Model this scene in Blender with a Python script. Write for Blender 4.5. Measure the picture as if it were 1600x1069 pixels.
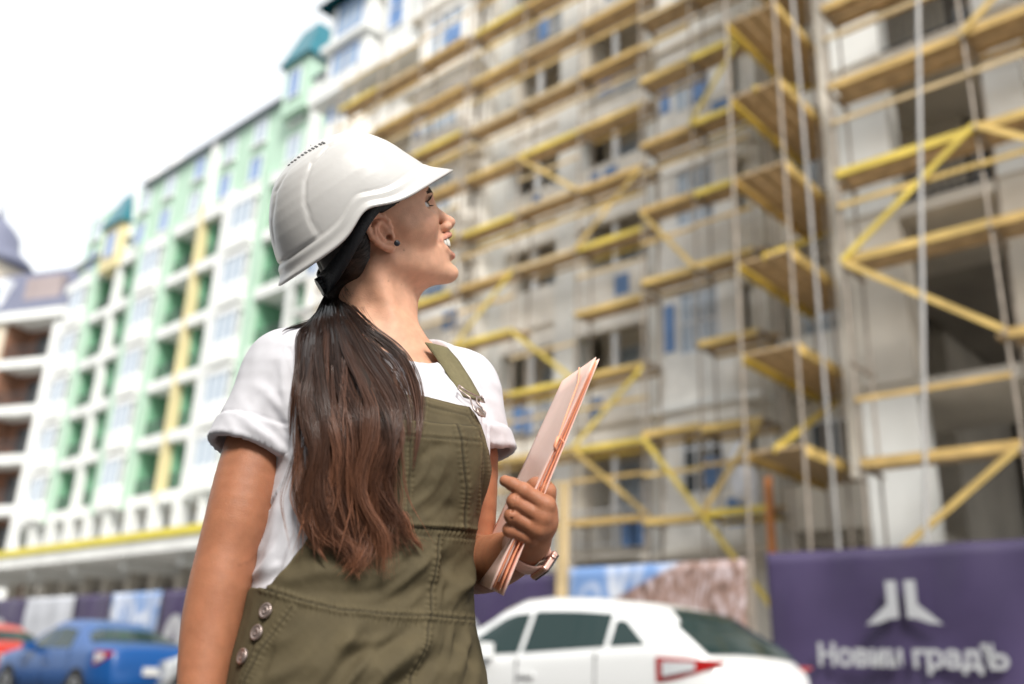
import bpy, bmesh, math, random
import numpy as np
from mathutils import Vector, Matrix

for _o in list(bpy.data.objects):
    bpy.data.objects.remove(_o)
SC = bpy.context.scene
COL = SC.collection
rad = math.radians

# ------------------------------------------------------------------ camera
FPX, CX, CY = 1465.0, 800.0, 534.5          # focal length and centre in photograph pixels
PITCH, ROLL, CAMH = rad(19.5), rad(2.3), 0.86
FWD = np.array([0, math.cos(PITCH), math.sin(PITCH)])
_u0 = np.array([0, -math.sin(PITCH), math.cos(PITCH)]); _r0 = np.array([1.0, 0, 0])
UPV = _u0*math.cos(ROLL) - _r0*math.sin(ROLL)
RGT = _r0*math.cos(ROLL) + _u0*math.sin(ROLL)
cam_d = bpy.data.cameras.new('camera'); cam = bpy.data.objects.new('camera', cam_d); COL.objects.link(cam)
cam_d.sensor_width = 36.0; cam_d.lens = 36.0*FPX/1600.0
cam_d.clip_start = 0.05; cam_d.clip_end = 3000
CM = Matrix(((RGT[0], UPV[0], -FWD[0], 0), (RGT[1], UPV[1], -FWD[1], 0), (RGT[2], UPV[2], -FWD[2], CAMH), (0, 0, 0, 1)))
cam.matrix_world = CM
cam_d.dof.use_dof = True; cam_d.dof.focus_distance = 1.32; cam_d.dof.aperture_fstop = 2.2
SC.camera = cam
CMN = np.array(CM)

# ------------------------------------------------------------------ sky, sun, exposure
SUN_EL, SUN_AZ = rad(44), rad(168)            # azimuth measured clockwise from +Y (the view direction)
W = bpy.data.worlds.new('World'); SC.world = W; W.use_nodes = True
nt = W.node_tree; nt.nodes.clear()
def wn(t, **k):
    n_ = nt.nodes.new(t)
    for a, b in k.items(): setattr(n_, a, b)
    return n_
out = wn('ShaderNodeOutputWorld'); bg = wn('ShaderNodeBackground'); sky = wn('ShaderNodeTexSky', sky_type='NISHITA', sun_disc=False)
sky.sun_elevation = SUN_EL; sky.sun_rotation = SUN_AZ; sky.air_density = 1.0; sky.dust_density = 1.5
bg.inputs['Strength'].default_value = 0.12
tc = wn('ShaderNodeTexCoord'); noi = wn('ShaderNodeTexNoise'); noi.inputs['Scale'].default_value = 2.6
noi.inputs['Detail'].default_value = 5; noi.inputs['Roughness'].default_value = 0.5
mp = wn('ShaderNodeMapping'); mp.inputs['Scale'].default_value = (1, 1, 1.8); mp.inputs['Location'].default_value = (0.35, 0.2, 0.1)
ramp = wn('ShaderNodeValToRGB'); ramp.color_ramp.elements[0].position = 0.38; ramp.color_ramp.elements[0].color = (.74,)*3+(1,)
ramp.color_ramp.elements[1].position = 0.62; ramp.color_ramp.elements[1].color = (1, 1, 1, 1)
mix = wn('ShaderNodeMix', data_type='RGBA')
CLOUD = 9.0
mix.inputs['B'].default_value = (CLOUD*.985, CLOUD*1.0, CLOUD*.99, 1)
L = nt.links.new
L(tc.outputs['Generated'], mp.inputs['Vector']); L(mp.outputs['Vector'], noi.inputs['Vector']); L(noi.outputs['Fac'], ramp.inputs['Fac'])
L(ramp.outputs['Color'], mix.inputs['Factor']); L(sky.outputs['Color'], mix.inputs['A']); L(mix.outputs['Result'], bg.inputs['Color']); L(bg.outputs['Background'], out.inputs['Surface'])
sd = bpy.data.lights.new('sun', 'SUN'); sun = bpy.data.objects.new('sun', sd); COL.objects.link(sun)
sd.energy = 3.3; sd.angle = rad(16); sd.color = (1.0, 0.955, 0.89)
_sdir = Vector((math.sin(SUN_AZ)*math.cos(SUN_EL), math.cos(SUN_AZ)*math.cos(SUN_EL), math.sin(SUN_EL)))
sun.rotation_euler = _sdir.to_track_quat('Z', 'Y').to_euler(); sun.location = (20, 10, 40)
SC.view_settings.view_transform = 'Standard'; SC.view_settings.look = 'None'
SC.view_settings.exposure = 0.46; SC.view_settings.gamma = 1.0; SC.view_settings.use_curve_mapping = False
SC.render.engine = 'CYCLES'

# ------------------------------------------------------------------ materials
MATS = {}
def mat(name, col, rough=0.6, var=0.0, scale=6.0, metal=0.0, bump=0.0, bscale=60.0, coat=0.0, spec=None, sss=0.0, trans=0.0, attr=None, coords='Object'):
    """Principled material with a noise-driven colour variation and fine relief."""
    if name in MATS: return MATS[name]
    m = bpy.data.materials.new(name); m.use_nodes = True; t = m.node_tree
    b = t.nodes['Principled BSDF']; MATS[name] = m
    b.inputs['Base Color'].default_value = (*col, 1); b.inputs['Roughness'].default_value = rough; b.inputs['Metallic'].default_value = metal
    if coat: b.inputs['Coat Weight'].default_value = coat; b.inputs['Coat Roughness'].default_value = 0.08
    if spec is not None: b.inputs['Specular IOR Level'].default_value = spec
    if sss:
        b.inputs['Subsurface Weight'].default_value = sss
    if trans: b.inputs['Transmission Weight'].default_value = trans
    if var or bump:
        tc_ = t.nodes.new('ShaderNodeTexCoord')
    if var:
        n_ = t.nodes.new('ShaderNodeTexNoise'); n_.inputs['Scale'].default_value = scale; n_.inputs['Detail'].default_value = 6
        t.links.new(tc_.outputs[coords], n_.inputs['Vector'])
        r_ = t.nodes.new('ShaderNodeMapRange'); r_.inputs['From Min'].default_value = .3; r_.inputs['From Max'].default_value = .7
        r_.inputs['To Min'].default_value = 1-var; r_.inputs['To Max'].default_value = 1+var
        t.links.new(n_.outputs['Fac'], r_.inputs['Value'])
        x_ = t.nodes.new('ShaderNodeVectorMath'); x_.operation = 'SCALE'; x_.inputs[0].default_value = col
        if attr:
            a_ = t.nodes.new('ShaderNodeAttribute'); a_.attribute_name = attr; t.links.new(a_.outputs['Color'], x_.inputs[0])
        t.links.new(r_.outputs['Result'], x_.inputs['Scale']); t.links.new(x_.outputs['Vector'], b.inputs['Base Color'])
    elif attr:
        a_ = t.nodes.new('ShaderNodeAttribute'); a_.attribute_name = attr; t.links.new(a_.outputs['Color'], b.inputs['Base Color'])
    if bump:
        n2 = t.nodes.new('ShaderNodeTexNoise'); n2.inputs['Scale'].default_value = bscale; n2.inputs['Detail'].default_value = 4
        t.links.new(tc_.outputs[coords], n2.inputs['Vector'])
        bp = t.nodes.new('ShaderNodeBump'); bp.inputs['Strength'].default_value = bump; bp.inputs['Distance'].default_value = 0.01
        t.links.new(n2.outputs['Fac'], bp.inputs['Height']); t.links.new(bp.outputs['Normal'], b.inputs['Normal'])
    return m

# ------------------------------------------------------------------ mesh helpers
def link(name, me, m=None, parent=None):
    o = bpy.data.objects.new(name, me); COL.objects.link(o)
    if m is not None and me is not None and not me.materials: me.materials.append(m)
    if parent is not None: o.parent = parent
    return o
def tag(o, label, cat=None, group=None, kind=None):
    if label: o['label'] = label
    if cat: o['category'] = cat
    if group: o['group'] = group
    if kind: o['kind'] = kind
    return o
def empty(name, loc=(0, 0, 0), rz=0.0):
    o = bpy.data.objects.new(name, None); COL.objects.link(o); o.location = loc; o.rotation_euler = (0, 0, rz); o.empty_display_size = .2
    return o
_Q = ((0, 1, 3, 2), (4, 6, 7, 5), (0, 4, 5, 1), (2, 3, 7, 6), (0, 2, 6, 4), (1, 5, 7, 3))
class MB:
    """collects simple solids for ONE part"""
    def __init__(s): s.v = []; s.f = []
    def box(s, x0, x1, y0, y1, z0, z1):
        x0, x1 = min(x0, x1), max(x0, x1); y0, y1 = min(y0, y1), max(y0, y1); z0, z1 = min(z0, z1), max(z0, z1)
        b = len(s.v); s.v += [(x, y, z) for x in (x0, x1) for y in (y0, y1) for z in (z0, z1)]
        s.f += [tuple(b+i for i in q) for q in _Q]; return s
    def bar(s, a, b, w, h=None):
        """box section bar from a to b"""
        h = h or w; a = Vector(a); b = Vector(b); d = (b-a).normalized()
        u = d.cross(Vector((0, 0, 1)));
        if u.length < 1e-3: u = Vector((1, 0, 0))
        u.normalize(); v = u.cross(d)
        k = len(s.v)
        for p_ in (a, b):
            for i in (-1, 1):
                for j in (-1, 1): s.v.append(tuple(p_ + u*(i*w/2) + v*(j*h/2)))
        s.f += [tuple(k+i for i in q) for q in _Q]; return s
    def tube(s, pts, r, n=8, cap=True):
        pts = [Vector(p_) for p_ in pts]; k = len(s.v); R = r if hasattr(r, '__len__') else [r]*len(pts)
        ref = None
        for i, p_ in enumerate(pts):
            d = (pts[min(i+1, len(pts)-1)]-pts[max(i-1, 0)]).normalized()
            if ref is None:
                ref = d.orthogonal().normalized()
            ref = (ref - d*ref.dot(d)).normalized(); w_ = d.cross(ref)
            for j in range(n):
                a_ = 2*math.pi*j/n; s.v.append(tuple(p_ + (ref*math.cos(a_)+w_*math.sin(a_))*R[i]))
        for i in range(len(pts)-1):
            for j in range(n):
                a_ = k+i*n+j; b_ = k+i*n+(j+1) % n; s.f.append((a_, b_, b_+n, a_+n))
        if cap:
            s.f.append(tuple(k+j for j in range(n))[::-1]); s.f.append(tuple(k+(len(pts)-1)*n+j for j in range(n)))
        return s
    def poly(s, pts):
        k = len(s.v); s.v += [tuple(p_) for p_ in pts]; s.f.append(tuple(range(k, k+len(pts)))); return s
    def mesh(s, name, smooth=False):
        me = bpy.data.meshes.new(name); me.from_pydata(s.v, [], s.f); me.update()
        bm = bmesh.new(); bm.from_mesh(me); bmesh.ops.recalc_face_normals(bm, faces=bm.faces); bm.to_mesh(me); bm.free()
        if smooth: me.polygons.foreach_set('use_smooth', [True]*len(me.polygons))
        return me
    def build(s, name, m, parent=None, smooth=False, bevel=0):
        o = link(name, s.mesh(name, smooth), m, parent)
        if bevel:
            b = o.modifiers.new('bevel', 'BEVEL'); b.width = bevel; b.segments = 2; b.limit_method = 'ANGLE'
        return o
# cached unit boxes so that alike pieces share mesh data
_UB = {}
def ubox(name, x0, x1, y0, y1, z0, z1, m, parent):
    """box part; alike sizes share one mesh"""
    key = (name, round(x1-x0, 3), round(y1-y0, 3), round(z1-z0, 3), m.name)
    if key not in _UB:
        me = MB().box(0, x1-x0, 0, y1-y0, 0, z1-z0).mesh(name); me.materials.append(m); _UB[key] = me
    o = link(name, _UB[key], None, parent); o.location = (x0, y0, z0); return o

# facade frame: local x runs along the street (towards the far left), local y towards the street, z up
ANG = rad(47.0); FROT = rad(90)+ANG
E_ = np.array([-math.sin(ANG), math.cos(ANG), 0]); N_ = np.array([math.cos(ANG), math.sin(ANG), 0])
def fp(s, D, h): return tuple(E_*s + N_*D + np.array([0, 0, h]))
def ray(x, y): return FWD + RGT*(x-CX)/FPX + UPV*(CY-y)/FPX
def fac(x, y, D):
    d = ray(x, y); t = D/(d@N_); P = d*t + np.array([0, 0, CAMH]); return P@E_, P[2]
# ------------------------------------------------------------------ ground and street
rnd = random.Random(7)
M_asph = mat('asphalt', (.06, .06, .062), .9, .25, 3, bump=.4, bscale=90)
M_pave = mat('paving', (.24, .23, .22), .85, .18, 2, bump=.3, bscale=40)
g = MB().poly([(-400, -400, 0), (400, -400, 0), (400, 400, 0), (-400, 400, 0)]).build('ground', mat('earth', (.11, .10, .09), .95, .3, .4)); tag(g, 'asphalt and bare earth ground round the building site', kind='structure')
def fslab(name, s0, s1, D0, D1, z0, z1, m, label):
    r = MB().box(s0, s1, -D1, -D0, z0, z1).build(name, m); r.rotation_euler = (0, 0, FROT); tag(r, label, kind='structure'); return r
fslab('road', -60, 120, -12, 9.3, .0, .004, M_asph, 'dark asphalt road')
fslab('pavement', -60, 120, 9.42, 24, .0, .12, M_pave, 'grey paved pavement along the building fronts')
fslab('kerb', -60, 120, 9.3, 9.42, .0, .13, mat('kerb', (.4, .39, .37), .8, .1), 'pale concrete kerb beside the road')

# ------------------------------------------------------------------ building helper
class Bld:
    def __init__(s, name, s0, D0, label, cat='building', rot=None, loc=None):
        s.s0, s.D0 = s0, D0
        s.root = empty(name, loc if loc is not None else fp(s0, D0, 0), FROT if rot is None else rot); tag(s.root, label, cat)
    def box(s, name, s0, s1, D0, D1, h0, h1, m, parent=None):
        return ubox(name, s0-s.s0, s1-s.s0, s.D0-D1, s.D0-D0, h0, h1, m, parent or s.root)
    def window(s, s0, s1, D, h0, h1, frame, glass, nx=2, nz=2, t=.07, film=None):
        """framed window set on a wall plane D: frame with mullions, pane behind"""
        key = ('w', round(s1-s0, 2), round(h1-h0, 2), nx, nz, frame.name)
        w, h = s1-s0, h1-h0
        if key not in _UB:
            b = MB(); b.box(0, w, 0, .08, 0, t).box(0, w, 0, .08, h-t, h).box(0, t, .001, .079, t, h-t).box(w-t, w, .001, .079, t, h-t)
            for i in range(1, nx): b.box(w*i/nx-t*.4, w*i/nx+t*.4, .004, .074, t, h-t)
            for i in range(1, nz): b.box(t, w-t, .008, .068, h*i/nz-t*.4, h*i/nz+t*.4)
            me = b.mesh('window'); me.materials.append(frame); _UB[key] = me
        o = link('window', _UB[key], None, s.root); o.location = (s0-s.s0, s.D0-D, h0)
        ubox('pane', .02, w-.02, .0, .03, .02, h-.02, glass, o)
        if film: ubox('film', w*.05, w*.5, .085, .095, h*.1, h*.5, film, o)
        return o
    def railing(s, s0, s1, D, h0, m, hh=1.0):
        key = ('r', round(s1-s0, 2), hh, m.name)
        if key not in _UB:
            b = MB(); w = s1-s0; b.box(0, w, 0, .05, hh-.05, hh).box(0, w, 0, .05, 0.08, .12)
            n_ = int(w/.14)
            for i in range(n_+1): b.box(i*w/n_-.012 if i else 0, i*w/n_+.012, .012, .038, .12, hh-.05)
            me = b.mesh('railing'); me.materials.append(m); _UB[key] = me
        o = link('railing', _UB[key], None, s.root); o.location = (s0-s.s0, s.D0-D, h0); return o

M_white = mat('white_render', (.80, .81, .79), .8, .10, .8, bump=.2, bscale=20)
M_board = mat('insulation_board', (.86, .84, .79), .75, .18, 1.2, bump=.2, bscale=15)
M_conc = mat('concrete', (.66, .62, .55), .85, .16, .9, bump=.3, bscale=12)
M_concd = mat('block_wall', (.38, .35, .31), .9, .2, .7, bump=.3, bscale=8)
M_beige = mat('beige_render', (.82, .77, .68), .85, .10, .8)
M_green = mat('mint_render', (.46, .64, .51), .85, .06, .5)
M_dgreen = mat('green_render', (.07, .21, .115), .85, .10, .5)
M_yel = mat('yellow_render', (.74, .64, .36), .8, .08, .5)
M_roof = mat('slate_roof', (.15, .16, .23), .6, .15, 3)
M_teal = mat('teal_metal', (.02, .17, .22), .4, .15, 2, metal=.2)
M_glass = mat('window_glass', (.055, .07, .08), .06, spec=.9)
M_glassb = mat('window_glass_pale', (.38, .46, .55), .12, spec=.8)
M_film = mat('blue_film', (.13, .25, .50), .5, .15, 4)
M_wframe = mat('white_pvc', (.75, .77, .80), .4)
M_dark = mat('dark_metal', (.05, .05, .055), .5)
M_cream = mat('cream_render', (.74, .65, .52), .85, .08, .6)
M_brown = mat('brown_brick', (.24, .12, .075), .9, .2, 5)

# ------------------------------------------------------------------ building under scaffolding
A = Bld('apartment_building', 12, 19.5, 'pale unfinished apartment block behind the scaffolding with dark loggias', 'building')
ST = 3.3; FL = [3.9+ST*k for k in range(8)]                 # floor levels of the middle part
A.box('wall', 6.5, 29, 21.6, 30, 0, 31, M_conc)            # deep core wall behind loggias
for k, z in enumerate(FL):
    A.box('floor_slab', 6.5, 28.6, 19.2, 21.6, z-.25, z, M_conc)
# pillars between loggias
for a, b in ((15.45, 16.15), (18.3, 18.9), (12.6, 13.0), (22.6, 23.2)):
    A.box('pillar', a, b, 19.05, 19.75, 0, 27.5, M_white)
# loggia parapets, rear walls and windows of the middle part
for k, z in enumerate(FL[:-1]):
    for a, b in ((13.0, 15.45), (16.15, 18.3)):
        if (k+int(a)) % 4 != 1: A.box('parapet', a, b, 19.1, 19.25, z-.1, z+1.1, M_board)
        else: A.railing(a, b, 19.15, z, M_wframe)
        A.box('lintel', a, b, 19.12, 19.3, z+2.55, z+ST-.262, M_board)
        A.box('mullion', (a+b)/2-.07, (a+b)/2+.07, 19.3, 19.42, z+.05, z+2.55, M_wframe)
        for q in range(2):
            if rnd.random() < .5: f0 = rnd.uniform(a+.1, b-.8); A.box('film_sheet', f0, f0+rnd.uniform(.3, .6), 19.085, 19.097, z+rnd.uniform(.0, .3), z+rnd.uniform(.6, 1.0), M_film)
        A.box('loggia_wall', a-.1, b+.1, 20.6, 20.75, z, z+ST-.26, M_beige)
        A.window(a+.5, b-.5, 20.55, z+.5, z+2.5, M_wframe, M_glassb, 2, 2)
        if k % 2 == 0: A.box('loggia_side', b-.22, b, 19.3, 20.6, z, z+ST-.26, M_beige)
    # clad spandrel below some floors
    A.box('spandrel', 23.2, 25.6, 19.1, 19.3, z, z+1.0, M_board)
    A.box('loggia_wall', 23.1, 25.7, 20.3, 20.45, z, z+ST-.26, M_beige)
    A.window(23.6, 25.1, 20.25, z+.6, z+2.6, M_wframe, M_glassb, 2, 1)
# projecting bays with insulation boards and windows
def bay(s0, s1, Df, Db, z0, z1, key):
    w = s1-s0
    for k, z in enumerate(FL):
        if z < z0-.1 or z > z1: continue
        zt = min(z+ST, z1)
        # chamfered bay ring: spandrel, lintel band and piers
        for nm, h0, h1, m in (('spandrel', z-.35, z+.85, M_board), ('lintel', z+2.45, zt-.352, M_board)):
            b = MB(); c = .55
            pts = [(s0, Db), (s0, Df+c), (s0+c, Df), (s1-c, Df), (s1, Df+c), (s1, Db)]
            n_ = len(pts); q = len(b.v)
            for h in (h0, h1):
                b.v += [(p_[0]-A.s0, A.D0-p_[1], h) for p_ in pts]
            b.f += [(i, i+1, n_+i+1, n_+i) for i in range(n_-1)] + [tuple(range(n_)), tuple(range(n_, 2*n_)), (n_-1, 0, n_, 2*n_-1)]
            b.build(nm, m, A.root)
        for a, b2 in ((s0, s0+.45), (s1-.45, s1)):
            A.box('pier', a+.02, b2-.02, Df+.56, Db, z+.85, z+2.45, M_board)
        for a, b2 in ((s0+.5, s0+.95), (s1-.95, s1-.5)):
            A.box('pier', a, b2, Df+.05, Df+.45, z+.85, z+2.45, M_board)
        A.window(s0+.95, s1-.95, Df+.14, z+.85, z+2.45, M_wframe, M_glass if k < 1 else M_glassb, 3, 3 if k < 1 else 2, film=M_film if (k+key) % 3 == 0 else None)
        A.box('inner_wall', s0+.5, s1-.5, Df+.75, Df+.9, z+.2, z+2.9, M_concd)
        if (k+key) % 2: A.box('film_sheet', s1-.86, s1-.56, Df+.03, Df+.045, z+1.0, z+2.2, M_film)
        if (k*2+key) % 5 < 2: A.box('film_sheet', s0+.3, s0+.9, Df-.012, Df-.002, z+.1, z+.7, M_film)
        b3 = A.box('cornice', s0-.08, s1+.08, Df-.12, Df+.6, z-.5, z-.352, M_white if k % 2 else M_beige)
bay(9.3, 12.3, 17.9, 21.6, 3.9, 31, 0)
bay(18.9, 22.5, 18.1, 21.6, 3.9, 24.0, 1)
bay(25.7, 28.6, 18.6, 21.6, 3.9, 22.5, 2)
# ground storey piers and dark shop openings
for a, b in ((9.4, 10.0), (12.3, 13.1), (15.3, 16.2), (18.2, 19.0), (22.0, 22.9), (25.5, 26.1), (28.0, 28.6)):
    A.box('ground_pier', a, b, 18.4, 19.1, 0, 3.4, M_beige)
for a, b in ((10.1, 12.2), (13.2, 15.2), (16.3, 18.1)):
    A.window(a, b, 19.6, .6, 3.0, M_wframe, M_glass, 3, 3)
A.box('ground_wall', 7.9, 28.6, 19.7, 20.2, 0, 3.6, M_concd)
# cornice and mansard of the far end
A.box('cornice', 22.4, 28.9, 18.2, 19.4, 22.35, 23.1, M_white)
b = MB()
def man(b, s0, s1, D0, D1, h0, h1, run):
    q = len(b.v)
    for h, dd in ((h0, 0), (h1, run)):
        for p_ in ((s0, D0+dd), (s1, D0+dd), (s1, D1), (s0, D1)): b.v.append((p_[0]-A.s0, A.D0-p_[1], h))
    b.f += [(q, q+1, q+5, q+4), (q+1, q+2, q+6, q+5), (q+2, q+3, q+7, q+6), (q+3, q, q+4, q+7), (q+4, q+5, q+6, q+7)]
man(b, 18.0, 28.9, 19.5, 29, 23.1, 29.5, 1.6); b.build('mansard_roof', M_roof, A.root)
for a in (19.5, 23.8):
    A.box('dormer', a, a+1.6, 19.0, 21.5, 24.1, 27.0, M_white)
    A.window(a+.3, a+1.3, 18.98, 24.6, 26.6, M_wframe, M_film, 1, 2)
A.box('mansard_pier', 22.6, 23.1, 18.6, 19.5, 23.1, 29.6, M_white)
# corner turret
A.box('turret', 26.0, 28.6, 18.7, 21.5, 22.6, 27.3, M_white)
for z in (23.2, 25.6): A.window(26.5, 28.1, 18.68, z, z+1.5, M_film, M_glassb, 3, 1)
A.box('turret_ledge', 25.8, 28.8, 18.4, 21.6, 25.0, 25.3, M_white)
b = MB(); man(b, 25.5, 29.1, 18.1, 22.0, 27.3, 28.4, 1.2); b.build('turret_roof', M_teal, A.root)

# right-hand wing that stands nearer the street
R = Bld('apartment_wing', 3, 15.4, 'concrete wing with deep dark loggias behind yellow scaffolding decks', 'building')
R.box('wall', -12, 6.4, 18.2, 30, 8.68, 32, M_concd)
R.box('hall_wall', -12, 6.4, 26, 30, 0, 8.67, mat('hall_shade', (.10, .09, .085), .9, .2, .6))  # deep interior shade put into the wall colour
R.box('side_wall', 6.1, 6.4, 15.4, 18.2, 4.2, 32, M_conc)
RF = [2.5+3.2*k for k in range(10)]
for k, z in enumerate(RF):
    R.box('floor_slab', -12, 6.1, 15.35, 18.2, z-.22, z, M_conc)
    if k: R.box('parapet', -12, -2.7, 15.5, 15.65, z, z+.95, M_board)
for a, b in ((5.15, 6.08), (2.9, 3.5), (-2.6, -1.9)):
    for k, z in enumerate(RF[:-1]):
        R.box('pillar', a, b, 15.3, 15.9, z, z+2.98, M_white if (k+int(a)) % 3 else M_conc)
for k, z in enumerate(RF[2:-1]):
    R.railing(3.5, 5.15, 15.45, z, M_dark, 1.05)
    R.box('loggia_wall', 4.6, 6.1, 17.9, 18.05, z, z+2.98, M_conc)
    R.window(3.3, 4.5, 18.15, z+.1, z+2.4, M_wframe, M_glassb if k % 2 else M_glass, 2, 1)
    R.window(-1.5, 1.5, 18.15, z+.9, z+2.4, M_wframe, M_glassb, 3, 1)
    if k > 1: R.box('clad_panel', -1.9, 2.88, 15.42, 15.49, z+.1, z+2.2, M_board)
# recess between wing and bay
for k, z in enumerate(FL):
    A.window(7.6, 8.9, 19.4, z+.6, z+2.5, M_wframe, M_glassb if k % 2 else M_glass, 2, 2)
    A.box('recess_wall', 6.5, 9.25, 19.5, 19.7, z, z+ST-.3, M_beige)
    A.box('recess_parapet', 6.45, 9.28, 18.6, 18.75, z, z+.95, M_board if k % 2 else M_beige)

# ------------------------------------------------------------------ scaffolding
M_pipe = mat('scaffold_tube', (.36, .31, .26), .6, .3, 5, metal=.3)
M_wood = mat('scaffold_plank', (.50, .36, .20), .85, .3, 4, bump=.3, bscale=30)
M_woody = mat('plank_yellow', (.64, .45, .15), .75, .35, 1.3)
M_yelb = mat('yellow_board', (.74, .56, .10), .65, .30, 1.3)
M_ochre = mat('ochre_board', (.62, .42, .15), .75, .25, 3)
M_tan = mat('tan_rail', (.58, .44, .24), .75, .2, 3)
M_gpipe = mat('pale_pipe', (.46, .45, .44), .5, .1, 2)
M_orange = mat('orange_paint', (.62, .22, .05), .6, .15, 3)
_TB = {}
def ptube(name, length, r, m):
    key = (name, round(length, 2), r, m.name)
    if key not in _TB:
        me = MB().tube([(0, 0, 0), (0, 0, length)], r, 8).mesh(name, False); me.materials.append(m); _TB[key] = me
    return _TB[key]
M_brn = mat('brown_board', (.30, .20, .12), .8, .2, 3)
def scaffold(name, s0, s1, Df, Db, z0, dz, n, bays, label, seed, diag=(), rails=True, edge=(M_woody, M_ochre, M_yelb)):
    name2 = s0 < 0
    rr = random.Random(seed); root = empty(name, fp(s0, Df, 0), FROT); tag(root, label, 'scaffolding', 'scaffolding on the building front')
    W_ = s1-s0; bw = W_/bays; dep = Db-Df; top = z0+dz*n
    for i in range(bays+1):
        for y in (0, -dep):
            o = link('standard', ptube('standard', top+.8, .025, M_pipe), None, root); o.location = (i*bw, y, 0)
    for k in range(n):
        z = z0+dz*k
        for i in range(bays):
            if rr.random() < .05: continue
            jz = rr.uniform(-.05, .05); ov = rr.uniform(.02, .18)
            dk = MB(); x0, x1 = i*bw-ov*.5, (i+1)*bw+ov*.3
            nb = 2
            for j in range(nb):                                   # planks of the deck, with narrow gaps
                y0 = -dep+.03+j*(dep-.06)/nb
                dk.box(x0+rr.uniform(-.15, .12), x1+rr.uniform(-.12, .15), y0, y0+(dep-.06)/nb-.03, z+jz+rr.uniform(-.012, .012), z+jz+.045)
            dk.build('deck', M_wood, root)
            e = rr.choice(edge if k < 4 else (M_yelb, M_yelb, M_woody, M_ochre) if name2 else (M_ochre, M_woody, M_yelb, M_tan))
            ubox('edge_board', i*bw+.012, (i+1)*bw-.012, .031, .07, z-.08+jz, z+.06+jz, e, root)
            if rr.random() < .6: ubox('ledger', i*bw+.02, (i+1)*bw-.02, -dep-.08, -dep-.035, z-.12+jz, z-.02+jz, e, root)
            if rr.random() < (.85 if rails else .6): ubox('guard_rail', i*bw+.01, (i+1)*bw-.01, .036, .066, z+.95+jz, z+1.03+jz, rr.choice((M_tan, M_ochre, M_woody)), root)
        for i in range(bays+1):
            ubox('transom', i*bw-.03, i*bw+.03, -dep-.12, .12, z-.08, z-.02, M_pipe, root)
    for (i, k, up) in diag:
        a = (i*bw, .10, z0+dz*k); b = ((i+1)*bw, .10, z0+dz*(k+1))
        if not up: a, b = ((i+1)*bw, .10, z0+dz*k), (i*bw, .10, z0+dz*(k+1))
        MB().bar(a, b, .03, .10).build('diagonal_brace', M_yelb if (i+k) % 2 else M_woody, root)
    return root
scaffold('scaffolding', -3.4, 5.6, 13.9, 14.6, 4.05, 1.68, 10, 4, 'yellow decked scaffolding in front of the concrete wing with dark loggias', 3,
         diag=((3, 2, 0), (3, 1, 1), (3, -1, 0), (2, 2, 1), (1, 1, 1), (2, 4, 0), (2, -1, 0), (1, 3, 0)), edge=(M_yelb, M_woody, M_woody, M_ochre))
scaffold('scaffolding', 8.6, 11.5, 16.7, 17.35, 4.05, 1.83, 14, 2, 'scaffolding wrapped round the white insulated bay beside the recess', 5,
         diag=((0, -1, 1), (1, 0, 1), (0, 0, 0), (1, 3, 1), (0, 5, 0)), rails=False)
scaffold('scaffolding', 18.55, 25.3, 17.3, 17.9, 4.2, 1.78, 10, 3, 'scaffolding before the far bay under the white cornice and slate roof', 12, diag=((1, 1, 0), (2, 3, 1), (0, 5, 1)), edge=(M_ochre, M_woody, M_yelb, M_tan))
scaffold('scaffolding', 11.9, 18.5, 17.5, 18.1, 4.3, 1.78, 14, 3, 'tall plank scaffolding across the loggias and pale pillars', 9,
         diag=((0, 1, 0), (0, 0, 1), (1, 2, 1), (0, 4, 0), (2, 3, 0), (1, 5, 1)), edge=(M_ochre, M_woody, M_yelb, M_woody))
# cross decks closing the step between wing and bay
root = empty('scaffold_walkway', fp(6.6, 15.0, 0), FROT); tag(root, 'short cross decks of scaffolding stepping back beside the concrete wing', 'scaffolding', 'scaffolding on the building front')
for k in range(10):
    z = 4.5+1.75*k
    for j in range(3):
        ubox('plank', .05+j*.32, .34+j*.32, -2.2, .9, z, z+.05, M_wood, root)
    ubox('edge_board', 1.02, 1.06, -2.2, .9, z-.12, z+.06, M_yelb if k % 3 else M_woody, root)
    ubox('edge_board', -.02, .03, -2.2, .9, z-.12, z+.06, M_woody, root)
    if k % 2 == 0: MB().bar((.5, .95, z), (.5, -2.2, z+1.75), .03, .11).build('diagonal_brace', M_yelb, root)
for x in (0, 1.04):
    for y in (.9, -.7, -2.2):
        o = link('standard', ptube('standard', 22.5, .03, M_pipe), None, root); o.location = (x, y, 0)
# pale vertical pipes and hanging ropes
for i, (px, D, r, lab) in enumerate(((1268, 14.3, .03, 'pale grey vertical pipe in front of the cross decks'), (1440, 13.2, .032, 'pale grey vertical pipe in front of the deep dark loggias'))):
    s_, _h = fac(px, 400, D)
    (xa, ya), (xb, yb) = (((1314, 900), (1236, -30)), ((1448, 900), (1434, -30)))[i]
    sa, ha_ = fac(xa, ya, D); sb_, hb_ = fac(xb, yb, D); a_ = np.array(fp(sa, D, ha_)); b_ = np.array(fp(sb_, D, hb_)); a_ = a_-(b_-a_)*(a_[2]-.12)/(b_[2]-a_[2])
    o = tag(MB().tube([tuple((b_-a_)*j/10*1.12) for j in range(11)], r, 12).build('pipe', M_gpipe, None, True), lab, 'pipe'); o.location = tuple(a_)
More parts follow.
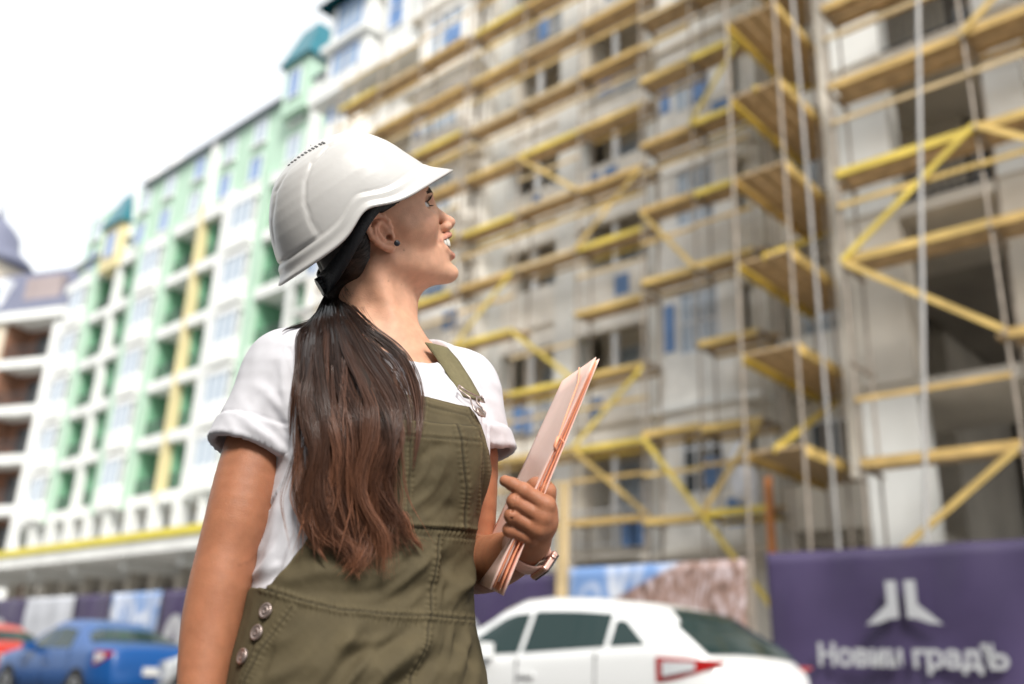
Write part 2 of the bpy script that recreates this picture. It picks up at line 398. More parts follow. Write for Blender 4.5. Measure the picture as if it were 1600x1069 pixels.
# orange hoist post and wrapped bundle on the lower decks
s_, _h = fac(1203, 800, 15.5)
tag(MB().tube([(0, 0, 0), (0, 0, 4.4)], .07, 10).build('post', M_orange), 'orange painted steel post standing beside the white bay', 'post').location = fp(s_, 15.5, 0)
def crumple(name, p_, sx, sy, sz, m, label, cat, seed):
    bm = bmesh.new(); bmesh.ops.create_icosphere(bm, subdivisions=4, radius=1)
    rr = random.Random(seed); ks = [Vector((rr.uniform(-3, 3), rr.uniform(-3, 3), rr.uniform(-3, 3))) for _ in range(9)]
    for v in bm.verts:
        d = 1+sum(.045*math.sin(k_.dot(v.co)*1.7+i) for i, k_ in enumerate(ks)); v.co = Vector((v.co.x*sx, v.co.y*sy, v.co.z*sz))*d
    me = bpy.data.meshes.new(name); bm.to_mesh(me); bm.free(); me.polygons.foreach_set('use_smooth', [True]*len(me.polygons))
    o = link(name, me, m); o.location = p_; return tag(o, label, cat)
s_, h_ = fac(1165, 760, 16.9)
o = crumple('plastic_sheet', fp(s_, 16.9, 4.05+.045+.70), .30, .24, .72, mat('clear_plastic', (.72, .73, .77), .35, .1, 5), 'crumpled white plastic sheet bundle on the scaffold deck before the dark window', 'plastic sheet', 4)
o.rotation_euler = (0, rad(16), FROT)
# ------------------------------------------------------------------ green apartment building beyond
G = Bld('green_apartment_building', 36, 22.5, 'mint green and white apartment block with grid of loggias', 'building')
GF = [8.6+3.1*k for k in range(6)]
G.box('wall', 28.9, 61.5, 24.6, 34, 0, 28.8, M_green)
units = [58.2, 48.6, 39.0, 29.4]                          # start of each repeat, running towards the near end
for k, z in enumerate(GF):
    G.box('floor_band', 28.9, 61.8, 22.3, 24.6, z-.45, z+.12, M_white)
def loggia(s0, s1, k):
    z = GF[k]+.12; zt = GF[k]+3.1-.45
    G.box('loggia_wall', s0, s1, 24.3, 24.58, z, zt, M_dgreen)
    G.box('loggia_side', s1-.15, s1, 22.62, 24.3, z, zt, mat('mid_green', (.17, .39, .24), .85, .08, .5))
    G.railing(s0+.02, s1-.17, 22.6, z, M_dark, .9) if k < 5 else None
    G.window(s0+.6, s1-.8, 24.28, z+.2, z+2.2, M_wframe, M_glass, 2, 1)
for ui, u in enumerate(units):
    top = 27.2
    G.box('pillar', u-4.2, u-3.85, 22.25, 22.85, 8.2, 24.6, M_yel if ui == 1 else M_white)
    G.box('pillar', u-7.1, u-6.4, 22.27, 22.85, 8.2, 24.6, M_green if ui % 2 == 0 else M_white)
    G.box('pillar', u-1.0, u-.3, 22.27, 22.85, 8.2, 24.6, M_green)
    for k in range(len(GF)-1):
        loggia(u-3.6, u-1.0, k); loggia(u-6.4, u-4.45, k)
        z = GF[k]
        # white bay with window
        G.box('bay_spandrel', u-.2, u+2.1, 22.0, 24.3, z-.3, z+.85, M_white)
        G.box('bay_lintel', u-.15, u+2.05, 22.1, 24.3, z+2.35, z+2.65, M_white)
        G.window(u-.05, u+1.95, 22.12, z+.85, z+2.35, M_wframe, M_glassb, 3, 1)
        G.box('bay_wall', u-.05, u+1.95, 22.3, 24.3, z+.85, z+2.35, M_white)
    # two upper storeys, mint with small windows
    G.box('upper_wall', u-7.1, u+2.5, 22.6, 24.6, 24.2, 28.8, M_green)
    for q, (a, z) in enumerate(((u-6.2, 24.7), (u-3.0, 24.7), (u+.4, 24.7), (u-6.2, 27.0), (u-3.0, 27.0), (u+.4, 27.0))):
        G.window(a, a+1.2, 22.58, z, z+1.5, M_wframe, M_glassb if q % 2 else M_film, 2, 1)
        G.box('window_sill', a-.1, a+1.3, 22.4, 22.59, z-.15, z-.02, M_white)
    G.box('pilaster', u-4.4, u-3.7, 22.4, 22.6, 24.2, 28.8, M_white)
b = MB()
def man2(b, Bq, s0, s1, D0, D1, h0, h1, run, ends=0):
    q = len(b.v)
    for h, dd in ((h0, 0), (h1, run)):
        e_ = ends if h == h1 else 0
        for p_ in ((s0+e_, D0+dd), (s1-e_, D0+dd), (s1-e_, D1-(e_ and dd)), (s0+e_, D1-(e_ and dd))): b.v.append((p_[0]-Bq.s0, Bq.D0-p_[1], h))
    b.f += [(q, q+1, q+5, q+4), (q+1, q+2, q+6, q+5), (q+2, q+3, q+7, q+6), (q+3, q, q+4, q+7), (q+4, q+5, q+6, q+7), (q, q+3, q+2, q+1)]
man2(b, G, 28.9, 53.0, 22.2, 34, 28.8, 29.7, 1.0); b.build('roof', M_roof, G.root)
b = MB(); man2(b, G, 53.2, 61.6, 22.2, 34, 25.4, 27.0, 2.2); b.build('roof', mat('pale_roof', (.45, .47, .47), .7, .1), G.root)
for (s0, s1, h) in ((54.0, 56.4, 26.6), (35.3, 37.4, 30.2)):
    G.box('turret', s0, s1, 22.0, 24.4, h-3.0, h, M_yel if s0 > 50 else M_green)
    G.window(s0+.5, s1-.5, 21.98, h-2.2, h-.5, M_wframe, M_film, 2, 1)
    b = MB(); man2(b, G, s0-.25, s1+.25, 21.7, 24.7, h, h+2.4, .8, .6); b.build('turret_roof', M_teal, G.root)
for s0 in (52.6, 50.0):
    G.box('chimney', s0, s0+.7, 22.6, 23.6, 28.8, 30.3, M_white)
b = MB(); man2(b, G, 29.0, 34.8, 22.6, 33, 29.6, 31.0, 2.0); b.build('roof', M_roof, G.root)
# podium storeys and canopy
G.box('podium_wall', 28.9, 61, 23.4, 24.2, 0, 8.2, M_concd)
for i in range(13):
    s0 = 30+i*2.4
    G.box('podium_pillar', s0, s0+.5, 22.2, 22.9, 5.6, 8.2, M_white)
    G.window(s0+.6, s0+2.3, 23.38, 5.7, 7.6, M_wframe if i % 2 else M_dark, M_glassb if i % 3 else M_glass, 2, 1)
    if i % 2 == 0: G.box('canopy_bracket', s0+.05, s0+.5, 19.0, 21.8, 4.4, 4.898, M_white)
    G.box('shop_pillar', s0, s0+.45, 21.6, 22.1, 0, 4.9, M_conc)
    G.window(s0+.6, s0+2.3, 23.36, .4, 4.2, M_dark, M_glass, 2, 1)
G.box('canopy', 31.5, 58.5, 18.4, 23.4, 4.9, 5.45, M_white)
G.box('canopy_edge', 31.6, 58.4, 18.3, 18.6, 5.452, 5.78, mat('yellow_metal', (.74, .62, .05), .5, .1, 1))
G.box('balcony_rail', 31.6, 58.4, 21.9, 22.0, 5.452, 6.3, M_dark)

# ------------------------------------------------------------------ cream building closing the street
cs, cD = 62.2, 22.9
loc = fp(cs, cD, 0); crot = rad(90+69.5)
Cb = Bld('cream_apartment_building', 0, 0, 'cream apartment block with brown loggias and slate roof closing the street', 'building', crot, loc)
Cb.box('wall', 0, 30, 2.0, 12, 0, 22.9, M_cream)
CF = [3.0+3.3*k for k in range(7)]
for k, z in enumerate(CF[:-1]):
    Cb.box('floor_band', .1, 30, -.1, 2.0, z-.5, z+.1, M_white)
    Cb.box('loggia_wall', 1.0, 5.6, 1.7, 1.98, z+.1, z+2.8, M_brown)
    Cb.box('loggia_side', 5.0, 5.3, .1, 1.7, z+.1, z+2.8, M_brown)
    Cb.box('facade_panel', 5.3, 30, .0, .3, z+.1, z+2.8, M_cream)
    Cb.window(7.2, 8.6, -.03, z+.7, z+2.5, M_wframe, M_film, 2, 1); Cb.window(11, 12.6, -.03, z+.7, z+2.5, M_wframe, M_film, 2, 1)
    Cb.window(2.0, 4.0, 1.66, z+.2, z+2.3, M_dark, M_glass, 2, 1)
    Cb.railing(1.05, 4.95, .1, z+.1, M_dark, 1.0)
Cb.box('pillar', .0, .95, -.15, .6, 0, 22.6, M_white)
Cb.box('pillar', 5.25, 5.9, -.12, .0, 0, 22.6, M_cream)
Cb.box('cornice', -.3, 30, -.5, 2.0, 22.3, 22.95, M_white)
b = MB(); man2(b, Cb, -.2, 30, -.2, 12, 22.95, 26.6, 1.3); b.build('mansard_roof', M_roof, Cb.root)
Cb.box('dormer', 1.4, 4.6, .2, 2.0, 23.4, 25.7, mat('dormer_render', (.36, .30, .30), .85, .1, .6))
Cb.box('dormer', 6.4, 8.2, .1, 2.0, 23.4, 25.9, M_wframe); Cb.window(6.7, 7.9, .08, 23.7, 25.4, M_wframe, M_film, 2, 1)
Cb.box('tower', 9.3, 14.2, .2, 5, 22.95, 28.3, M_cream)
MB().tube([(11.75, -2.6, 28.3), (11.75, -2.6, 28.9), (11.75, -2.6, 29.9), (11.75, -2.6, 31.0), (11.75, -2.6, 31.6), (11.75, -2.6, 32.6)], [3.4, 3.0, 1.9, 1.75, 1.35, .35], 14).build('dome', M_roof, Cb.root, True)
MB().tube([(11.75, -2.6, 32.6), (11.75, -2.6, 33.2), (11.75, -2.6, 34.6)], [.3, .12, .03], 8).build('finial', M_roof, Cb.root, True)

# ------------------------------------------------------------------ hoarding along the pavement
M_purp = mat('purple_banner', (.058, .042, .105), .5, .22, .6, bump=.5, bscale=3.5)
M_logo = mat('white_print', (.44, .45, .47), .6)
def photo_print(name, seed):
    """printed banner: sky with clouds above a stone facade, flat print on vinyl"""
    m = bpy.data.materials.new(name); m.use_nodes = True; t = m.node_tree; b = t.nodes['Principled BSDF']; b.inputs['Roughness'].default_value = .5
    tc_ = t.nodes.new('ShaderNodeTexCoord'); sp = t.nodes.new('ShaderNodeSeparateXYZ'); t.links.new(tc_.outputs['Generated'], sp.inputs[0])
    n1 = t.nodes.new('ShaderNodeTexNoise'); n1.inputs['Scale'].default_value = 3.0+seed; t.links.new(tc_.outputs['Generated'], n1.inputs['Vector'])
    r1 = t.nodes.new('ShaderNodeValToRGB'); r1.color_ramp.elements[0].position = .42; r1.color_ramp.elements[0].color = (.17, .30, .58, 1)
    r1.color_ramp.elements[1].position = .66; r1.color_ramp.elements[1].color = (.68, .72, .80, 1); t.links.new(n1.outputs['Fac'], r1.inputs['Fac'])
    n2 = t.nodes.new('ShaderNodeTexNoise'); n2.inputs['Scale'].default_value = 9; n2.inputs['Detail'].default_value = 8
    mp_ = t.nodes.new('ShaderNodeMapping'); mp_.inputs['Scale'].default_value = (3.5, 1, 1); t.links.new(tc_.outputs['Generated'], mp_.inputs['Vector']); t.links.new(mp_.outputs['Vector'], n2.inputs['Vector'])
    r2 = t.nodes.new('ShaderNodeValToRGB')
    r2.color_ramp.elements[0].position = .30; r2.color_ramp.elements[0].color = (.07, .045, .035, 1)
    r2.color_ramp.elements[1].position = .68; r2.color_ramp.elements[1].color = (.60, .52, .55, 1)
    e_ = r2.color_ramp.elements.new(.5); e_.color = (.36, .23, .19, 1); t.links.new(n2.outputs['Fac'], r2.inputs['Fac'])
    # boundary: roof line rising towards the near end of the banner (x=0)
    ma = t.nodes.new('ShaderNodeMath'); ma.operation = 'MULTIPLY_ADD'; ma.inputs[1].default_value = 1.0; t.links.new(sp.outputs['Z'], ma.inputs[0])
    mb_ = t.nodes.new('ShaderNodeMath'); mb_.operation = 'MULTIPLY_ADD'; mb_.inputs[1].default_value = .55; mb_.inputs[2].default_value = -1.18 if seed == 0 else -.62
    t.links.new(sp.outputs['X'], mb_.inputs[0]); t.links.new(mb_.outputs[0], ma.inputs[2])
    gt = t.nodes.new('ShaderNodeMapRange'); gt.inputs['From Min'].default_value = -.01; gt.inputs['From Max'].default_value = .02; t.links.new(ma.outputs[0], gt.inputs['Value'])
    mx = t.nodes.new('ShaderNodeMix'); mx.data_type = 'RGBA'; t.links.new(gt.outputs['Result'], mx.inputs['Factor']); t.links.new(r2.outputs['Color'], mx.inputs['A']); t.links.new(r1.outputs['Color'], mx.inputs['B'])
    t.links.new(mx.outputs['Result'], b.inputs['Base Color']); return m
HD = 12.0
def panel(s0, s1, m, label, h1=2.5, wave=.02, name='hoarding_panel'):
    root = empty(name, fp(s0, HD, .12), FROT); w = s1-s0; nx = max(6, int(w*14)); nz = 16; rr = random.Random(int(s0*10))
    ph = [rr.uniform(0, 6) for _ in range(4)]
    v = []; f = []
    for i in range(nx+1):
        for j in range(nz+1):
            x = w*i/nx; z = (h1-.12)*j/nz
            y = wave*(math.sin(x*2.1+ph[0]+z*.9)+.7*math.sin(x*5.3+ph[1]-z*1.7)+.4*math.sin(z*4+ph[2])+.5*math.sin(x*9.1+z*3.3+ph[3]))
            v.append((x, y, z))
    for i in range(nx):
        for j in range(nz): a = i*(nz+1)+j; f.append((a, a+1, a+nz+2, a+nz+1))
    me = bpy.data.meshes.new('sheet'); me.from_pydata(v, [], f); me.polygons.foreach_set('use_smooth', [True]*len(f))
    o = link('sheet', me, m, root); sm = o.modifiers.new('t', 'SOLIDIFY'); sm.thickness = .01
    for x in np.linspace(.06, w-.06, max(2, int(w/2)+1)):
        ubox('post', x-.04, x+.04, -.17, -.09, 0, h1-.15, M_pipe, root)
    tag(root, label, 'hoarding', 'hoarding panels along the pavement'); return root
BW = {}
def poly_part(name, loops, m, parent, y, th=.012):
    """flat print cut from 2-D loops (x, z) standing th proud"""
    b = MB()
    for lp in loops:
        k = len(b.v); n_ = len(lp)
        b.v += [(x, y, z) for x, z in lp] + [(x, y+th, z) for x, z in lp]
        b.f += [tuple(range(k, k+n_))[::-1], tuple(range(k+n_, k+2*n_))] + [(k+i, k+(i+1) % n_, k+n_+(i+1) % n_, k+n_+i) for i in range(n_)]
    return b.build(name, m, parent)
big = panel(.2, 6.25, M_purp, 'large purple banner with white twin emblem and lettering on the hoarding', 2.55, .03)
pv, _ = fac(1420, 1000, HD)
cx = pv-.2                                    # emblem centre; local x runs to the picture's left, so print is mirrored in x
def mir(lp): return [(cx-x, z) for x, z in lp]
half = [(.05, 2.0), (.18, 2.0), (.18, 1.72), (.30, 1.62), (.46, 1.48), (.30, 1.50), (.16, 1.55), (.05, 1.56)]
poly_part('emblem', [mir(half), mir([(-x, z) for x, z in half])], M_logo, big, .105)
tx = bpy.data.curves.new('lettering', 'FONT'); tx.body = '\u041d\u043e\u0432\u0438\u043d \u0433\u0440\u0430\u0434\u042a'; tx.size = .355; tx.extrude = .006; tx.align_x = 'CENTER'; tx.offset = .012
to = bpy.data.objects.new('lettering', tx); COL.objects.link(to)
bpy.context.view_layer.update()
me = bpy.data.meshes.new_from_object(to.evaluated_get(bpy.context.evaluated_depsgraph_get())); bpy.data.objects.remove(to)
me.name = 'lettering'; o = link('lettering', me, M_logo, big); o.location = (cx+.0, .11, 1.0); o.rotation_euler = (rad(90), 0, rad(180)); o['kind'] = 'stuff'
ph1 = panel(6.6, 9.75, photo_print('banner_print_a', 0), 'printed banner of old brown facades under blue sky behind the white car', 2.5, .01)
def arch(parent, x, z, w, h):
    lp = [(x-w/2, z), (x+w/2, z)] + [(x+w/2*math.cos(a), z+h*.5+h*.5*math.sin(a)) for a in np.linspace(0, math.pi, 15)]
    o = poly_part('arch_emblem', [lp], M_logo, parent, .07)
    poly_part('arch_letter', [[(x-.04, z+.1*h), (x+.04, z+.1*h), (x+.02, z+h*.8), (x-.02, z+h*.8)]], M_purp, parent, .083)
    for q in (-1, 1): poly_part('arch_letter', [[(x+q*w*.2, z+.1*h), (x+q*w*.3, z+.1*h), (x+q*w*.12, z+h*.6), (x+q*w*.07, z+h*.62)]], M_purp, parent, .083)
pb = panel(9.95, 13.4, M_purp, 'plain purple hoarding panel with white arch emblem beside the brown post', 2.45); arch(pb, 2.1, .75, 1.0, .95)
tag(MB().box(9.78, 9.92, -HD-.04, -HD+.1, 0.12, 3.9).build('post', M_tan), 'tan timber post between purple hoarding and printed banner', 'post').rotation_euler = (0, 0, FROT)
lays = [(14, 18.4, 'purple hoarding panel hidden partly by the woman', 1), (18.5, 21.0, 'purple hoarding panel with large white arch emblem near the blue car boot', 1), (21.1, 22.7, 'narrow purple hoarding panel with white arch emblem above the blue car', 1),
        (22.8, 25.4, None, 2), (25.5, 27.6, 'purple hoarding panel above the blue car bonnet', 0), (27.7, 31.0, None, 3), (31.1, 35, 'purple hoarding panel at the far end of the fence', 1)]
M_pw = mat('pale_banner', (.55, .57, .62), .55, .25, .9)
for s0, s1, lab, k in lays:
    if k == 2: panel(s0, s1, photo_print('banner_print_b', 1), 'printed banner of bright blue sky above the blue car')
    elif k == 3: panel(s0, s1, M_pw, 'pale printed banner behind the red car')
    else:
        q = panel(s0, s1, M_purp, lab)
        if k == 1: arch(q, (s1-s0)*.45, .55, min(1.6, (s1-s0)*.6), 1.25)

# ------------------------------------------------------------------ OPPOSITE side of the street (unseen block, added to shade the street)
OPP = Bld('shading_block', 0, -15, 'unseen long grey block added across the street to shade it', 'building')
OPP.box('wall', -45, 60, -27, -15, 0, 17.5, mat('grey_render', (.26, .25, .24), .9, .12, .6))
OPP.box('cornice', -45.3, 60.3, -15.0, -14.6, 17.0, 17.6, M_conc)
for k in range(5):
    for i in range(22): OPP.window(-40+i*4.4, -38.2+i*4.4, -15.03, 1.2+3.3*k, 3.0+3.3*k, M_wframe, M_glass, 2, 1)
# ------------------------------------------------------------------ parked cars
M_tyre = mat('tyre', (.02, .02, .02), .85); M_rim = mat('alloy', (.45, .46, .47), .3, metal=.8)
M_cglass = mat('car_glass', (.015, .035, .035), .08, spec=.22); M_trim = mat('black_trim', (.02, .02, .022), .5)
M_tail = mat('tail_lamp', (.42, .012, .012), .15, coat=.6); M_lens = mat('clear_lens', (.62, .64, .66), .15, coat=.5); M_plate = mat('number_plate', (.7, .7, .68), .5)
def make_car(name, s_c, D_c, paint, L_, W2, top, belt, roofw, glass, rearglass, windsh, lamp, label, flip=False):
    root = empty(name, fp(s_c, D_c, .004), FROT+(math.pi if flip else 0)); tag(root, label, 'car', 'cars parked along the kerb')
    tx_, tz_ = np.array(top).T; bx_, bz_ = np.array(belt).T
    def ztop(x): return float(np.interp(x, tx_, tz_))
    def zbelt(x): return min(float(np.interp(x, bx_, bz_)), ztop(x)-.05)
    def wid(x): u = abs(x)/(L_/2); return W2*(1-.16*max(0, (u-.72)/.28)**2)
    def sec(x):
        zt, zb, w = ztop(x), zbelt(x), wid(x); u = np.clip((zt-zb-.05)/.40, 0, 1); wr = w*(.90*(1-u)+roofw*u)
        return [(w*.80, .22), (w*.97, .30), (w*1.0, .58), (w*.995, zb-.10), (w*.965, zb), (wr, zt-.07*u-.02), (wr*.80, zt-.012), (wr*.4, zt), (0, zt+.004)]
    xs = sorted(set([round(v_, 3) for v_ in np.linspace(-L_/2, L_/2, 46)]+[a for a, _ in top]))
    v = []; f_ = []
    for x in xs:
        sc = sec(x); v += [(x, y, z) for y, z in sc]+[(x, -y, z) for y, z in sc[-2::-1]]
    n_ = 17
    for i in range(len(xs)-1):
        for j in range(n_-1): a = i*n_+j; f_.append((a, a+1, a+n_+1, a+n_))
        f_.append((i*n_+n_-1, i*n_, (i+1)*n_, (i+1)*n_+n_-1))
    f_ += [tuple(range(n_-1, -1, -1)), tuple((len(xs)-1)*n_+j for j in range(n_))]
    b = MB(); b.v = v; b.f = f_; bo = b.build('body', paint, root, True)
    def side(x, t, sg, off_=.008):
        s0 = sec(x); (y0, z0), (y1, z1) = s0[4], s0[5]; return (x, sg*(y0+(y1-y0)*t+off_), z0+(z1-z0)*t+off_*.3)
    for sg in (1, -1):
        for (xa, xb, ya, yb, k) in glass:      # bottom x range, top x range
            b = MB(); n2 = 6; k0 = 0
            for i in range(n2+1):
                t = i/n2; b.v += [side(xa+(xb-xa)*t, .06, sg), side(ya+(yb-ya)*t, k, sg)]
            b.f = [(2*i, 2*i+1, 2*i+3, 2*i+2) for i in range(n2)]; o = b.build('side_window', M_cglass, root, False); m_ = o.modifiers.new('t', 'SOLIDIFY'); m_.thickness = .012
        for xw in (-L_*.295, L_*.30):
            y = wid(xw)*sg; w = MB()
            arch_pts = [(xw+.375*math.cos(a), y*1.004, .33+.375*math.sin(a)) for a in np.linspace(-.1, math.pi+.1, 18)]
            w.poly(arch_pts).build('wheel_arch', M_trim, root)
            wr = MB().tube([(xw, y*1.005-sg*.10, .33), (xw, y*1.008, .33), (xw, y*1.012, .33)], [.325, .325, .305], 28).build('wheel', M_tyre, root, False)
            rm = MB().tube([(xw, y*1.010, .33), (xw, y*1.018, .33)], [.225, .21], 24).build('rim', M_rim, wr)
            for q in range(5):
                a = q*2*math.pi/5; MB().bar((xw+.05*math.cos(a+.6), y*1.020, .33+.05*math.sin(a+.6)), (xw+.19*math.cos(a+.6), y*1.020, .33+.19*math.sin(a+.6)), .012, .05).build('rim_gap', M_trim, wr)
        # tail and head lamps wrap round the corners
        (xa, xb, z0, z1, dz) = lamp
        def lampmesh(nm, xs_, zz, m):
            b = MB(); top_, bot = [], []
            for x, (za, zb2) in zip(xs_, zz): w = wid(x)*sg*1.012; top_.append((x, w, za)); bot.append((x, w*.995, zb2))
            b.v = top_+bot; n3 = len(top_); b.f = [(i, i+1, n3+i+1, n3+i) for i in range(n3-1)]; o = b.build(nm, m, root); q = o.modifiers.new('t', 'SOLIDIFY'); q.thickness = .03; return o
        xr = np.linspace(xa, xb, 6); lampmesh('tail_lamp', xr, [(z1+dz*k/5, z0+(z1-z0+dz)*(k/5)**1.5*.9) for k in range(6)], M_tail)
        lo_ = MB(); xl_ = np.linspace(xa+(xb-xa)*.12, xa+(xb-xa)*.62, 4); wl_ = [wid(q)*sg*1.032 for q in xl_]; lo_.v = [(q, w_, z1-.035) for q, w_ in zip(xl_, wl_)]+[(q, w_*.998, z0+.045+(z1-z0)*.10*i) for i, (q, w_) in enumerate(zip(xl_, wl_))]; lo_.f = [(i, i+1, 5+i, 4+i) for i in range(3)]; lo_.build('lamp_lens', M_lens, root)
        xf = np.linspace(L_/2-.42, L_/2-.02, 6); lampmesh('headlamp', xf, [(.86-.03*k/5, .74-.05*k/5) for k in range(6)], M_lens)
        MB().box(-.04, .12, 0, sg*.18, -.07, .07).build('mirror', paint, root).location = (windsh[0]-.12, sg*W2*.97, zbelt(windsh[0]-.2)+.06)
        for xd in (-.15, .75): MB().box(xd-.1, xd+.1, sg*(W2*.99), sg*(W2*.99+.03), zbelt(xd)-.19, zbelt(xd)-.155).build('door_handle', paint, root)
        for xd in (-.95, -.02, .92): MB().box(xd-.004, xd+.004, sg*(W2*.985), sg*(W2*1.0015), .36, zbelt(xd)-.02).build('door_gap', M_trim, root)
    def topglass(nm, x0, x1, shrink0, shrink1):
        b = MB(); n2 = 8
        for i in range(n2+1):
            x = x0+(x1-x0)*i/n2; s_ = sec(x); k = shrink0+(shrink1-shrink0)*i/n2
            for y, z in ((s_[5][0]*k, s_[5][1]), (s_[6][0]*k, s_[6][1]), (s_[7][0]*k, s_[7][1]), (-s_[7][0]*k, s_[7][1]), (-s_[6][0]*k, s_[6][1]), (-s_[5][0]*k, s_[5][1])): b.v.append((x, y, z+.012))
        b.f = [(i*6+j, i*6+j+1, (i+1)*6+j+1, (i+1)*6+j) for i in range(n2) for j in range(5)]; return b.build(nm, M_cglass, root, True)
    topglass('rear_window', *rearglass); topglass('windscreen', *windsh)
    MB().box(-L_/2-.03, -L_/2+.02, -.26, .26, .62, .74).build('number_plate', M_plate, root)
    MB().box(-L_/2-.02, -L_/2+.1, -W2*.8, W2*.8, .28, .46).build('bumper', M_trim, root)
    return root
M_cw = mat('white_car_paint', (.78, .79, .79), .25, coat=.8); M_cb = mat('blue_car_paint', (.006, .075, .27), .35, coat=.2); M_cr = mat('red_car_paint', (.50, .03, .015), .32, coat=.25); M_cs = mat('silver_car_paint', (.55, .56, .57), .28, coat=.8, metal=.3)
s0, _ = fac(1262, 1045, 8.5)
make_car('parked_car', s0+2.19, 7.85, M_cw, 4.38, .91,
    [(-2.19, .78), (-2.14, .98), (-2.04, 1.06), (-1.86, 1.21), (-1.52, 1.45), (-1.25, 1.525), (-.6, 1.585), (-.1, 1.60), (.2, 1.58), (.5, 1.48), (1.15, 1.10), (1.9, .96), (2.14, .80), (2.19, .62)],
    [(-2.2, 1.13), (-1.4, 1.12), (0, 1.02), (2.2, .92)], .70, [(-1.02, -.06, -.98, -.06, .86), (.0, .92, .0, .36, .84), (-1.46, -1.08, -1.16, -1.05, .70)],
    (-1.50, -2.02, .92, 1.02), (.46, 1.12, .9, 1.0), (-1.60, -2.17, .84, 1.04, -.02), 'white hatchback car parked before the printed banner and large purple banner')
s1, _ = fac(282, 1030, 8.2)
sedan = [(-2.27, .72), (-2.22, .98), (-2.1, 1.06), (-1.55, 1.10), (-1.05, 1.30), (-.7, 1.42), (-.2, 1.47), (.25, 1.45), (.6, 1.34), (1.15, 1.02), (1.9, .90), (2.2, .74), (2.27, .55)]
sb = [(-2.3, 1.0), (0, .96), (2.3, .86)]
sg_ = [(-.88, -.06, -.72, -.06, .86), (.0, .95, .0, .42, .84)]
make_car('parked_car', s1+2.27, 7.85, M_cb, 4.54, .88, sedan, sb, .72, sg_, (-1.04, -1.52, .95, 1.05), (.58, 1.12, .9, 1.0), (-1.85, -2.24, .74, .96, .0), 'bright blue saloon car parked beside the pavement')
make_car('parked_car', s1+2.27+5.6, 7.9, M_cr, 4.3, .88, sedan, sb, .72, sg_, (-1.04, -1.52, .95, 1.05), (.58, 1.12, .9, 1.0), (-1.80, -2.12, .74, .96, .0), 'red saloon car parked in front of the blue one')
s2, _ = fac(262, 1055, 7.5)
make_car('parked_car', s2-2.9, 7.75, M_cs, 4.54, .88, sedan, sb, .72, sg_, (-1.04, -1.52, .95, 1.05), (.58, 1.12, .9, 1.0), (-1.85, -2.24, .74, .96, .0), 'pale silver car behind the woman with only its bonnet showing')
# ------------------------------------------------------------------ implicit-surface toolkit for the figure
CAM0 = np.array([0, 0, CAMH])
def P(x, y, d): return CAM0 + d*(FWD + RGT*(x-CX)/FPX + UPV*(CY-y)/FPX)
def to_px(p):
    v = p-CAM0; z = v@FWD
    return CX+FPX*(v@RGT)/z, CY-FPX*(v@UPV)/z, z
def smin(a, b, k):
    h = np.clip(.5+.5*(b-a)/k, 0, 1); return b*(1-h)+a*h-k*h*(1-h)
def smax(a, b, k): return -smin(-a, -b, k)
def cone(p, a, b, r1, r2):
    a = np.asarray(a, float); b = np.asarray(b, float); ba = b-a; pa = p-a
    h = np.clip((pa@ba)/(ba@ba), 0, 1); return np.linalg.norm(pa-h[:, None]*ba, axis=1)-(r1+(r2-r1)*h)
def chain(p, pts, k=.012):
    if len(pts) > 6 and len(p) > 200:                  # long chains: only points near the chain need the exact distance
        a_ = np.array([q[0] for q in pts]); c_ = a_.mean(0); R_ = (np.linalg.norm(a_-c_, axis=1)+np.array([q[1] for q in pts])).max()
        far = np.linalg.norm(p-c_, axis=1)-R_; m_ = far < .03; out_ = np.maximum(far, .03)
        if m_.any(): out_[m_] = _chain(p[m_], pts, k)
        return out_
    return _chain(p, pts, k)
def _chain(p, pts, k):
    d = None
    for (a, ra), (b, rb) in zip(pts[:-1], pts[1:]):
        c = cone(p, a, b, ra, rb); d = c if d is None else smin(d, c, k)
    return d
def ell(p, c, r, ax=None):
    q = p-np.asarray(c, float)
    if ax is not None: q = q@np.asarray(ax).T
    r = np.asarray(r, float); k0 = np.linalg.norm(q/r, axis=1); k1 = np.linalg.norm(q/(r*r), axis=1)+1e-9
    return k0*(k0-1)/k1
